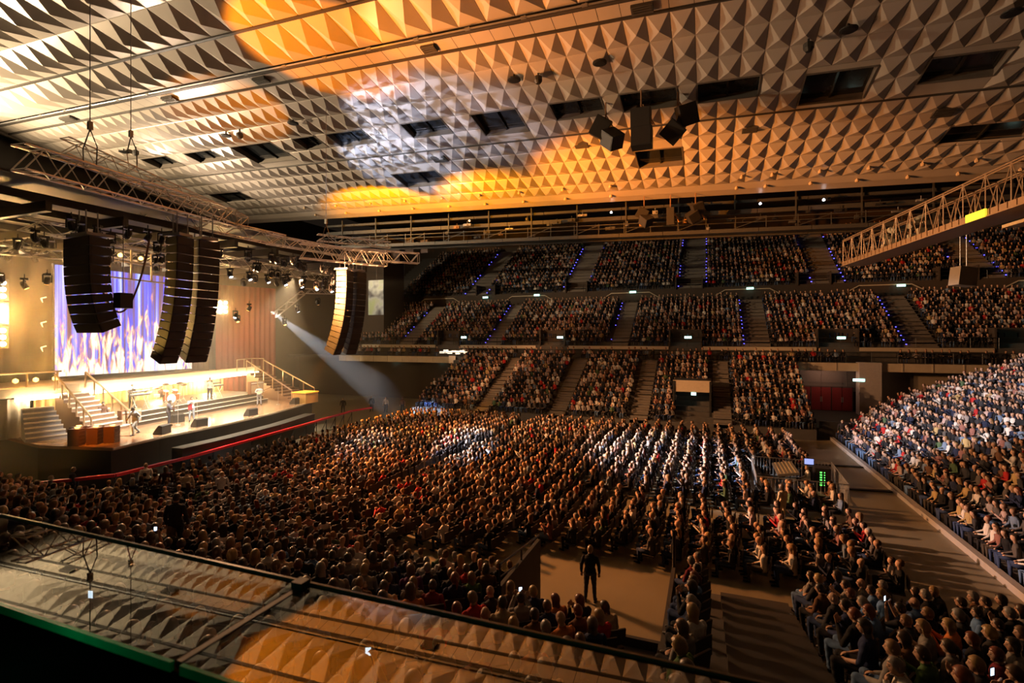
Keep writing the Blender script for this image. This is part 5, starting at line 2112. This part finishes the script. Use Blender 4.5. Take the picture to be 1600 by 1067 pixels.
# stairs
def stair(label, top, bot, wd, n, zt, zb, m, em_, rail=None):
    top, bot = Vector(top), Vector(bot)
    d_ = (bot - top)
    u = d_.normalized()
    s_ = Vector((-u.y, u.x))
    root = empty('stage_stair', ((top.x + bot.x) / 2, (top.y + bot.y) / 2, zb), label, 'stairs')
    g_ = MB(); e2 = MB()
    for k in range(n):
        a = top + d_ * (k / n)
        b2 = top + d_ * ((k + 1) / n)
        z = zt - (zt - zb) * (k + 1) / (n + 1)
        w0 = wd * (1 + .35 * k / n)
        p = [a + s_ * w0 / 2, b2 + s_ * w0 / 2, b2 - s_ * w0 / 2, a - s_ * w0 / 2]
        g_.prism([(q.x, q.y) for q in p][::-1], zb, z)
        q0, q1 = b2 + s_ * w0 / 2, b2 - s_ * w0 / 2
        e2.bar((q0.x, q0.y, z - .03), (q1.x, q1.y, z - .03), .06, .09)
    rel(g_, 'flight', m, root)
    rel(e2, 'nosing', em_, root)
    if rail:
        h2 = MB(); p2 = MB()
        for sg in rail:
            a, b2 = top + s_ * sg * wd / 2, bot + s_ * sg * wd * 1.35 / 2
            h2.tube((a.x, a.y, zt + 1.0), (b2.x, b2.y, zb + 1.05), .06)
            for k in range(6):
                t = k / 5
                c_ = a.lerp(b2, t)
                p2 = MB(); p2.tube((c_.x, c_.y, zt + (zb - zt) * t), (c_.x, c_.y, zt + 1 + (zb - zt) * t), .05)
                rel(p2, 'baluster', RAILG, root)
        rel(h2, 'handrail', RAILG, root)


stair('bright stairs descending from the gallery at the left of the band', (-37.4, 19.7), (-34.3, 20.2), 1.8, 9, GZ_, SZ, mat('stair_brown', (.25, .15, .09), .4), EDGE, (-1, 1))
stair('pale stairs with silver nosings left of the white curtain', (-36.6, 17.6), (-34.8, 17.2), 1.4, 7, GZ_ - .6, SZ, mat('stair_grey', (.3, .28, .28), .4), EDGE, None)
stair('railed stairs descending from the gallery right of the band', (-41.6, 37.4), (-34.6, 36.4), 1.8, 11, GZ_, SZ, mat('stair_brown2', (.22, .12, .07), .4), mat('nosing_dull', (.5, .33, .2), .5), (1, -1))
root = empty('gallery_rail', (-42, 38, GZ_), 'pale square railing at the head of the right hand stairs', 'railing')
g = MB()
for (x, y) in ((-41.8, 35.5), (-43.4, 38.6), (-42.0, 38.8), (-42.6, 37.0)):
    g.tube((x, y, GZ_), (x, y, GZ_ + 1.1), .05)
g.tube((-41.8, 35.5, GZ_ + 1.1), (-43.4, 38.6, GZ_ + 1.1), .05)
g.tube((-43.4, 38.6, GZ_ + 1.1), (-42, 38.8, GZ_ + 1.1), .05)
rel(g, 'rail', RAILG, root)
# amber box at the right corner
root = empty('stage_pedestal', (-33.4, 35.4, SZ), 'amber lit square pedestal at the right corner of the stage', 'pedestal')
g = MB(); g.box((0, 0, .45), (1.5, 1.5, .9)); g.build('body', mat('pedestal_ochre', (.5, .28, .08), .5), root)
g = MB(); g.box((0, 0, .94), (1.6, 1.6, .08)); g.build('top', mat('pedestal_top_glow', (.8, .5, .1), .4, emit=(1, .45, .03), estr=.8), root)  # amber light on the top is put in as emission
spot('lamp_pedestal', (-32.0, 36.5, 6.5), (-33.4, 35.4, 3), 2.2 * KW, AMBER, 30, .5, .1)

# flight-cased floor lamps at the front left corner
for k, (x, y) in enumerate(((-31.6, 16.9), (-31.1, 17.5), (-30.7, 18.1), (-32.2, 17.3), (-31.7, 17.9))):
    root = empty('floor_lamp_case', (x, y, SZ), 'dark finned floor lamp case with amber glow on the stage corner, %s' % ('outermost', 'second', 'front one', 'rear one', 'inner one')[k],
                 'stage lamp', 'lamp cases on the left stage corner', rz=.5)
    g = MB(); g.box((0, 0, .45), (.55, .5, .9))
    for j in range(4):
        g.box((.29, 0, .15 + j * .2), (.03, .46, .05))
    g.build('case', mat('case_brown', (.10, .045, .02), .35), root)
    g = MB(); g.lathe([(.10, 0), (.13, .05)], 8, (.05, 0, .92)); g.build('lens', mat('lens_amber', (.9, .6, .3), .3, emit=(1, .5, .12), estr=5), root)
spot('lamp_cases', (-29.5, 16.0, 5.2), (-31.2, 18.1, 2.6), .9 * KW, AMBER, 50, .6, .1)


# wedge monitors
def wedge(loc, rz, label):
    root = empty('stage_monitor', loc, label, 'monitor speaker', 'wedge monitors on the stage edge', rz=rz)
    g = MB()
    pr_ = [(0, 0), (.55, 0), (.55, .12), (.2, .55), (0, .5)]
    g.add([(x, -.4, z) for x, z in pr_] + [(x, .4, z) for x, z in pr_], [tuple(range(5)), tuple(range(5, 10))[::-1]] + [(k, 5 + k, 5 + (k + 1) % 5, (k + 1) % 5) for k in range(5)])
    g.build('cabinet', SPK, root)
    g = MB(); g.box((.39, 0, .35), (.02, .7, .45), (0, -R(39), 0)); g.build('grille', mat('grille_grey', (.12, .12, .11), .5), root)


wedge((-30.35, 20.9, SZ), R(200), 'black wedge monitor on the stage edge left of the singer')
wedge((-33.3, 34.4, SZ), R(190), 'black wedge monitor with yellow lamp at the right stage corner')
wedge((-33.6, 24.0, SZ), R(180), 'white lit wedge monitor behind the walking man')
wedge((-30.6, 23.4, SZ), R(180), 'black wedge monitor in front of the singer')
wedge((-31.3, 28.0, SZ), R(180), 'black wedge monitor right of the singer')


# band gear ----------------------------------------------------------
def drum(loc, r_, h__, tilt, label, m):
    root = empty('drum', loc, label, 'drum', 'drums of the drum kit', rot=tilt)
    g_ = MB(); g_.lathe([(r_, -h__ / 2), (r_, h__ / 2)], 16); g_.build('shell', m, root, smooth=False)
    g_ = MB(); g_.lathe([(r_ * 1.03, h__ / 2 - .02), (r_ * 1.03, h__ / 2 + .02), (r_ * .95, h__ / 2 + .02)], 16); g_.build('drumhead', mat('drumhead', (.8, .75, .7), .5), root)
    return root


DR = mat('drum_red', (.45, .10, .03), .25)
x0, y0 = -38.6, 26.8
drum((x0, y0, RZ + .35), .33, .45, (0, R(90), 0), 'red bass drum in the middle of the kit', DR)
drum((x0 + .1, y0 - .35, RZ + .85), .18, .25, (0, .3, 0), 'small red tom on the left of the kit', DR)
drum((x0 + .1, y0 + .35, RZ + .85), .19, .26, (0, .3, 0), 'small red tom on the right of the kit', DR)
drum((x0 - .3, y0 + .8, RZ + .40), .24, .45, (0, 0, 0), 'red floor tom at the end of the kit', DR)
drum((x0 - .3, y0 - .75, RZ + .62), .2, .18, (0, 0, 0), 'shallow snare drum left of the kit', ALU)
for k, (dx, dy, dz) in enumerate(((.2, -1.1, 1.25), (.3, -.5, 1.5), (.3, .6, 1.5), (-.1, 1.2, 1.3), (0, -1.6, 1.0))):
    root = empty('cymbal', (x0 + dx, y0 + dy, RZ), 'gold cymbal on a stand, %s of the kit counted from stage left' % ordw(k + 1), 'cymbal', 'cymbals of the drum kit')
    g = MB(); g.lathe([(.25, 0), (.04, .035), (.02, .05)], 16, (0, 0, dz), Euler((.2, .25, 0)).to_matrix()); g.build('plate', mat('brass', (.8, .6, .25), .2, .9), root)
    g = MB(); g.tube((0, 0, .1), (0, 0, dz), .015)
    for j in range(3):
        a = j * 2.1
        g.tube((0, 0, .3), (.25 * math.cos(a), .25 * math.sin(a), 0), .012)
    g.build('stand', ALU, root)


def keyboard(loc, rz, label):
    root = empty('keyboard', loc, label, 'keyboard', 'keyboards of the band', rz=rz)
    g = MB(); g.box((0, 0, 1.0), (.35, 1.3, .10)); g.box((-.1, 0, 1.22), (.3, 1.1, .08)); g.build('body', mat('key_black', (.04, .04, .05), .3), root)
    g = MB(); g.box((-.06, 0, 1.06), (.14, 1.2, .02)); g.build('keys', mat('key_white', (.85, .85, .85), .3), root)
    g = MB()
    for s_ in (-1, 1):
        g.bar((-.25, s_ * .4, 0), (.25, s_ * .4, .95), .04); g.bar((.25, s_ * .4, 0), (-.25, s_ * .4, .95), .04)
    g.build('stand', ALU, root)


keyboard((-37.3, 23.8, RZ), .1, 'keyboard stack on a crossed stand left of the drums')
keyboard((-38.4, 30.6, RZ), .2, 'keyboard stack on a crossed stand right of the drums')
for k, (x, y, lab) in enumerate(((-35.0, 21.4, 'brown amplifier cabinet with pale grille at the left of the band'), (-35.2, 22.1, 'tan amplifier cabinet beside the brown one'),
                                 (-37.7, 33.6, 'red lit amplifier cabinet at the right of the band'), (-37.9, 34.5, 'dark amplifier cabinet at the far right of the band'))):
    root = empty('amplifier', (x, y, SZ if k < 2 else RZ), lab, 'amplifier')
    g = MB(); g.box((0, 0, .55), (.4, .65, 1.1)); g.build('cabinet', mat('amp_brown%d' % (k % 2), ((.20, .08, .04), (.40, .28, .15))[k % 2], .6), root)
    g = MB(); g.box((.21, 0, .45), (.02, .57, .75)); g.build('grille', mat('amp_grille', (.45, .30, .18), .7), root)
    for s_ in (0,):
        g = MB(); g.box((.21, 0, .97), (.02, .57, .12)); g.build('panel', mat('amp_panel', (.6, .55, .45), .4), root)
for k, (x, y) in enumerate(((-33.2, 25.0), (-32.6, 23.2), (-33.2, 21.0), (-34.6, 33.5))):
    root = empty('microphone_stand', (x, y, SZ), 'thin microphone stand on the stage, %s from the left' % ordw((3, 2, 1, 4)[k]), 'microphone stand', 'microphone stands')
    g = MB(); g.tube((0, 0, 0), (0, 0, 1.5), .012); g.lathe([(.14, 0), (.14, .03)], 10); g.build('pole', ALU, root)
    g = MB(); g.tube((0, 0, 1.5), (-.08, 0, 1.58), .02, .03, 8); g.build('microphone', BLACK, root)

# red barrier in front of the stage
root = empty('crowd_barrier', (-29, 25, 0), 'long red topped crowd barrier between the stage and the audience', 'barrier')
bp_ = [(-31.6, 12.0), (-27.9, 16.4), (-28.1, 20.5), (-29.0, 25.5), (-30.0, 31.5), (-31.35, 38.7), (-31.0, 41.2)]
# keep the barrier just outside the stage apron
bp_ = [(x + .35, y) for x, y in bp_]
g = MB()
for a, b_ in zip(bp_[:-1], bp_[1:]):
    g.bar((a[0], a[1], 1.12), (b_[0], b_[1], 1.12), .22, .14)
rel(g, 'red_rail', RED, root)
g = MB()
for a, b_ in zip(bp_[:-1], bp_[1:]):
    n = max(1, int(math.hypot(b_[0] - a[0], b_[1] - a[1]) / 1.3))
    for k in range(n):
        t = k / n
        x, y = a[0] + (b_[0] - a[0]) * t, a[1] + (b_[1] - a[1]) * t
        g.tube((x, y, 0), (x, y, 1.1), .03, seg=5)
        g.tube((x, y, .9), (x - .5, y, 0), .025, seg=5)
rel(g, 'post', RAILM, root)
# white sheets and cases before the barrier
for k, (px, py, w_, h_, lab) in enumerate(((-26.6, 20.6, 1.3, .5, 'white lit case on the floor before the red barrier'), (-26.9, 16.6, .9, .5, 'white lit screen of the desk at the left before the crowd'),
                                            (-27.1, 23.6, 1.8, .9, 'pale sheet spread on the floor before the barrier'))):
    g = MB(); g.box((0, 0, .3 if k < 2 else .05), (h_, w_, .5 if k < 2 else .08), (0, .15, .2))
    o = g.build('equipment_case', mat('case_white_glow', (.8, .82, .85), .5, emit=(.8, .88, 1), estr=.5)); o.location = (px, py, 0)  # white light on the cases and sheet is put in as emission
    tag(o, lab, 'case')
spot('lamp_sheet', (-28.5, 22.5, 5.5), (-27.1, 23.0, 0), .35 * KW, WHITE, 40, .5, .1)

# ------------------------------------------------------------------ people on and around the stage
def bigp(loc, yaw, pose, style, h_, t_, p_, lab, scale=1.0, sleeves='long', group=None):
    return add_person(loc, yaw, pose, style, h_, t_, p_, SKINS[1], lab, group, sleeves, scale)


WT = (.75, .73, .70)
singer = bigp((-33.2, 24.6, SZ), R(-20), 'sing', 'short', (.03, .02, .01), WT, (.35, .38, .42), 'singer in white shirt standing with arms spread on the stage')
g = MB(); g.box((.10, -.13, 1.02), (.05, .25, .38)); o = g.build('red_scarf', mat('scarf_red', (.5, .03, .04), .8), singer)
bigp((-32.9, 22.8, SZ), R(60), 'play', 'short', (.03, .02, .01), (.10, .10, .13), (.06, .06, .08), 'musician in dark clothes standing left of the singer')
walker = bigp((-31.6, 19.9, SZ), R(-80), 'walk', 'short', (.05, .03, .02), (.42, .45, .47), (.30, .34, .34), 'man in grey clothes striding bent forward at the front left of stage')
gtr = bigp((-35.8, 32.6, SZ), R(-30), 'guitar', 'short', (.30, .27, .22), (.60, .62, .70), (.40, .42, .5), 'guitarist in white playing at the right of the stage')
bigp((-37.6, 29.4, RZ), R(-10), 'stand', 'short', (.03, .02, .01), (.55, .50, .40), (.04, .03, .03), 'musician in pale shirt standing behind the singer on the riser')
bigp((-39.5, 26.8, RZ - .0), R(0), 'clap', 'short', (.03, .02, .01), (.10, .05, .04), (.03, .03, .03), 'drummer sitting behind the red drum kit')
bigp((-38.2, 23.8, RZ), R(0), 'play', 'short', (.03, .02, .01), (.08, .06, .05), (.03, .03, .03), 'keyboard player in dark clothes behind the left keyboard')
bigp((-35.8, 20.6, SZ), R(0), 'stand', 'short', (.03, .02, .01), (.14, .07, .05), (.04, .03, .03), 'crew member in brown standing beside the amplifier')
bigp((-39.3, 30.7, RZ), R(0), 'play', 'short', (.03, .02, .01), (.10, .06, .05), (.03, .03, .03), 'keyboard player in dark clothes behind the right keyboard')


def guitar(loc, rot, label, c):
    root = empty('electric_guitar', loc, label, 'guitar', rot=rot)
    g_ = MB()
    out_ = [(.20, 0), (.17, .13), (.05, .12), (-.02, .10), (-.12, .16), (-.20, .10), (-.22, 0), (-.18, -.11), (-.08, -.15), (0, -.10), (.07, -.12), (.18, -.11)]
    g_.prism(out_, -.025, .025); g_.build('body', mat('guitar_%s' % c[0], c[1], .25), root)
    g_ = MB(); g_.box((.5, 0, .02), (.62, .05, .03)); g_.box((.86, 0, .02), (.14, .09, .025)); g_.build('neck', mat('guitar_neck', (.3, .17, .08), .4), root)
    return root


guitar((-35.55, 32.45, SZ + 1.12), (R(80), R(-25), R(50)), 'white electric guitar held by the guitarist at the right', ('cream', (.8, .75, .6)))
guitar((-32.65, 22.95, SZ + 1.12), (R(80), R(-25), R(140)), 'dark bass guitar held by the musician left of the singer', ('dark', (.12, .04, .02)))

# stage hands, photographers, ushers
st_list = [((-28.7, 15.2, 0), 1.2, 'stand', 'photographer in dark jacket standing at the left before the barrier'),
           ((-26.2, 17.0, 0), 2.6, 'stand', 'man in white shirt standing among the left floor crowd, leftmost'),
           ((-24.6, 16.9, 0), 2.6, 'stand', 'woman in dark dress standing among the left floor crowd'),
           ((-23.0, 16.8, 0), 2.4, 'stand', 'man in beige shirt standing among the left floor crowd, middle'),
           ((-21.2, 17.2, 0), 2.4, 'stand', 'person in grey shirt standing at the right end of the standing row'),
           ((-27.9, 13.9, 0), 1.0, 'stand', 'security guard in black standing at the far left behind the crowd'),
           ((-31.8, 45.2, 0), -1.2, 'stand', 'usher in pale shirt standing in the dark left of the lower stand'),
           ((-33.6, 45.2, 0), -1.2, 'stand', 'usher in dark suit standing in the dark near the stage end'),
           ((-30.0, 45.6, 0), -1.2, 'stand', 'usher in brown standing closest to the lower stand'),
           ((-35.4, 42.8, 0), -1.0, 'stand', 'stage hand in black standing right of the stage'),
           ((-3.3, 15.1, 0), 1.7, 'stand', 'man in black standing on the open floor beside the dark gap wall'),
           ((9.6, 45.0, 0), -1.6, 'stand', 'attendant in dark jacket standing before the low barrier'),
           ((6.6, 45.4, 0), -1.8, 'stand', 'attendant in brown standing at the far end of the aisle'),
           ((-13.2, 16.7, 0), 2.2, 'stand', 'tall man in dark coat standing in the aisle before the floor seats'),
           ((-13.0, 9.2, 2.2), 2.0, 'stand', 'big man in dark jacket standing up in the near stand')]
tops = [(.03, .03, .04), WT, (.05, .02, .03), (.45, .38, .28), (.35, .35, .36), (.012, .012, .013), (.5, .45, .4), (.02, .02, .02), (.14, .07, .04), (.012, .012, .012), (.012, .012, .013),
        (.03, .025, .025), (.12, .06, .03), (.04, .035, .03), (.035, .035, .04)]
for (loc, yw, ps, lab), tcx in zip(st_list, tops):
    add_person(loc, yw, ps, 'long' if 'woman' in lab else 'short', rnd.choice(HAIRS), tcx, (.03, .03, .035), rnd.choice(SKINS), lab)

add_person((3.0, 24.4, 0), 2.4, 'stand', 'long', (.05, .03, .015), (.5, .36, .2), (.5, .36, .2), SKINS[1], 'woman in beige standing in the gap between the floor blocks')

# ------------------------------------------------------------------ sound desk on the floor
root = empty('mixing_desk', (3.9, 30.6, 0), 'large sound mixing desk inside the barriers near the right aisle', 'mixing desk')
g = MB(); g.box((0, 0, .95), (1.0, 2.6, .12), (0, -.18, 0)); g.build('console', mat('desk_grey', (.16, .15, .13), .4), root)
g = MB()
for k in range(24):
    for j in range(5):
        g.box((-.36 + j * .17, -1.2 + k * .104, 1.02 + (-.36 + j * .17) * .18 + .01), (.05, .03, .03), (0, -.18, 0))
g.build('faders', mat('fader_cream', (.7, .62, .40), .5), root)
g = MB()
for sx in (-.4, .4):
    for sy in (-1.2, 1.2):
        g.box((sx, sy, .42), (.06, .06, .85))
g.box((0, 0, .1), (1.0, 2.5, .06))
g.build('frame', BLACK, root)
root = empty('equipment_rack', (5.6, 30.6, 0), 'black equipment rack with green level lights beside the desk', 'rack')
g = MB(); g.box((0, 0, .6), (.7, .8, 1.2)); g.build('case', BLACK, root)
g = MB()
for k in range(6):
    g.box((-.1, -.405, .35 + k * .13), (.10, .01, .07)); g.box((.06, -.405, .35 + k * .13), (.05, .01, .05))
g.build('level_lights', mat('green_led', (.1, .9, .2), .4, emit=(.15, 1, .15), estr=1.6), root)
root = empty('computer_monitor', (5.2, 31.7, 1.0), 'blue glowing computer screen on the sound platform', 'monitor')
g = MB(); g.box((0, 0, .2), (.5, .05, .36)); g.tube((0, 0, -.0), (0, 0, .1), .04); g.build('casing', BLACK, root)
g = MB(); g.box((0, -.03, .2), (.44, .01, .30)); g.build('display', mat('display_blue', (.3, .4, .8), .3, emit=(.35, .45, 1), estr=1.0), root)
g = MB(); g.box((5.2, 31.7, .5), (.6, .5, 1.0)); tag(g.build('flight_case', SPK), 'black flight case carrying the blue screen', 'case')
add_person((4.9, 30.3, 0), R(180), 'lap', 'short', (.3, .2, .1), WT, (.03, .03, .04), SKINS[1], 'sound engineer in white shirt seated at the mixing desk')
root = empty('office_chair', (4.9, 30.3, 0), 'black swivel chair under the sound engineer', 'chair')
g = MB(); g.box((0, 0, .40), (.45, .45, .06)); g.build('seat', BLACK, root)
g = MB(); g.box((.27, 0, .75), (.05, .42, .5)); g.build('backrest', BLACK, root)
g = MB(); g.tube((0, 0, .05), (0, 0, .38), .03)
for j in range(5):
    g.tube((0, 0, .08), (.28 * math.cos(j * 1.256), .28 * math.sin(j * 1.256), .04), .02)
g.build('base', BLACK, root)


def barrier_run(p, q_, label):
    p, q_ = Vector(p), Vector(q_)
    root = empty('steel_barrier', p, label, 'barrier', 'steel barriers around the sound desk')
    d_ = q_ - p
    n = int(d_.length / .16)
    g_ = MB()
    g_.tube((0, 0, 1.1), d_ + Vector((0, 0, 1.1)), .025); g_.tube((0, 0, .12), d_ + Vector((0, 0, .12)), .025)
    g_.build('frame', STEEL, root)
    g_ = MB()
    for k in range(n + 1):
        a = d_ * (k / n)
        g_.tube(a + Vector((0, 0, .12)), a + Vector((0, 0, 1.1)), .010, seg=4)
    g_.build('bars', STEEL, root)


barrier_run((2.3, 27.8, 0), (6.2, 27.8, 0), 'steel barred barrier at the near side of the sound desk')
barrier_run((6.2, 27.8, 0), (6.4, 32.4, 0), 'steel barred barrier along the aisle side of the sound desk')
barrier_run((2.4, 32.4, 0), (6.4, 32.4, 0), 'steel barred barrier at the far side of the sound desk')
barrier_run((2.3, 27.8, 0), (2.4, 32.4, 0), 'steel barred barrier on the stage side of the sound desk')

# phones glowing in raised hands
for i, (o, tn, blk, k) in enumerate(PHONES):
    a = o.rotation_euler.z
    c_, s_ = math.cos(a), math.sin(a)
    lx, lz = .30, 1.22
    root = empty('mobile_phone', (o.location.x + c_ * lx, o.location.y + s_ * lx, o.location.z + lz), 'lit phone held up by the person in %s, %s row' % (tn, ordw(k + 1)) if blk else 'lit phone',
                 'phone', 'phones held up by the audience', rz=a)
    g = MB(); g.box((0, 0, 0), (.012, .075, .11)); g.build('casing', BLACK, root)
    g = MB(); g.box((-.008, 0, 0), (.004, .065, .095)); g.build('display', mat('phone_glow', (.6, .75, 1), .3, emit=(.6, .78, 1), estr=2.5), root)

# ------------------------------------------------------------------ seats under the people
SEATM = mat('seat_dark', (.025, .02, .02), .7)
proto = empty('folding_chair', (0, 0, 0), 'dark folding chair under a seated spectator', 'chair', 'chairs under the nearest spectators')
g = MB(); g.box((.06, 0, .375), (.42, .44, .05)); g.build('seat', SEATM, proto)
g = MB(); g.box((-.235, 0, .68), (.035, .42, .34), (0, -.12, 0)); g.build('backrest', SEATM, proto)
for sx in (-.16, .24):
    for sy in (-.19, .19):
        g = MB(); g.tube((sx, sy, .36), (sx * 1.15, sy, 0), .014, seg=5); g.build('leg', SEATM, proto)
register(proto)
first = True
cnt = 0
for (dist, p, st) in near_people[::2][:140]:
    lab = {'near': 'dark folding chair under a spectator in the near stand', 'floor': 'dark folding chair under a spectator on the floor', 'end': 'dark folding chair under a spectator in the end stand'}[st[4]]
    grp = 'chairs under spectators, ' + st[4]
    if first:
        proto.location = st[:3]; proto.rotation_euler = (0, 0, st[3]); proto['label'] = lab; proto['group'] = grp
        first = False
    else:
        copy_tree(proto, loc=st[:3], rot=(0, 0, st[3]), label=lab, group=grp)
rest = [t for i, t in enumerate(near_people) if i % 2] + [t for t in far_people if t[0] < 42]
VB, FB = [], []
for (dist, p, st) in rest:
    ca, sa = math.cos(st[3]), math.sin(st[3])
    n = len(VB)
    for (bx, bz_, lx, lz) in ((.06, .375, .21, .025), (-.235, .68, .02, .17)):
        m_ = len(VB)
        for dx in (-lx, lx):
            for dy in (-.21, .21):
                for dz in (-lz, lz):
                    X_, Y_ = bx + dx, dy
                    VB.append((st[0] + X_ * ca - Y_ * sa, st[1] + X_ * sa + Y_ * ca, st[2] + bz_ + dz))
        FB += [(m_ + a, m_ + b_, m_ + c_, m_ + d_) for a, b_, c_, d_ in ((0, 1, 3, 2), (4, 6, 7, 5), (0, 4, 5, 1), (2, 3, 7, 6), (0, 2, 6, 4), (1, 5, 7, 3))]
g = MB(); g.v = VB; g.f = FB; g.m = [0] * len(FB)
tag(g.build('chairs', SEATM), 'the rest of the dark chairs under the crowd on the floor and stands', 'chairs', kind='stuff')

# ------------------------------------------------------------------ haze drifting over the stage
hm = bpy.data.materials.new('stage_haze')
hm.use_nodes = True
nt = hm.node_tree
nt.nodes.clear()
out = nt.nodes.new('ShaderNodeOutputMaterial')
vs_ = nt.nodes.new('ShaderNodeVolumeScatter')
vs_.inputs['Color'].default_value = (1, .84, .62, 1)
vs_.inputs['Density'].default_value = .012
vs_.inputs['Anisotropy'].default_value = .35
nt.links.new(vs_.outputs[0], out.inputs['Volume'])
g = MB()
g.box((-38, 27, 7.0), (18.6, 40, 14.0))
o = g.build('haze', hm)
tag(o, 'warm haze hanging over the stage', 'haze', kind='stuff')
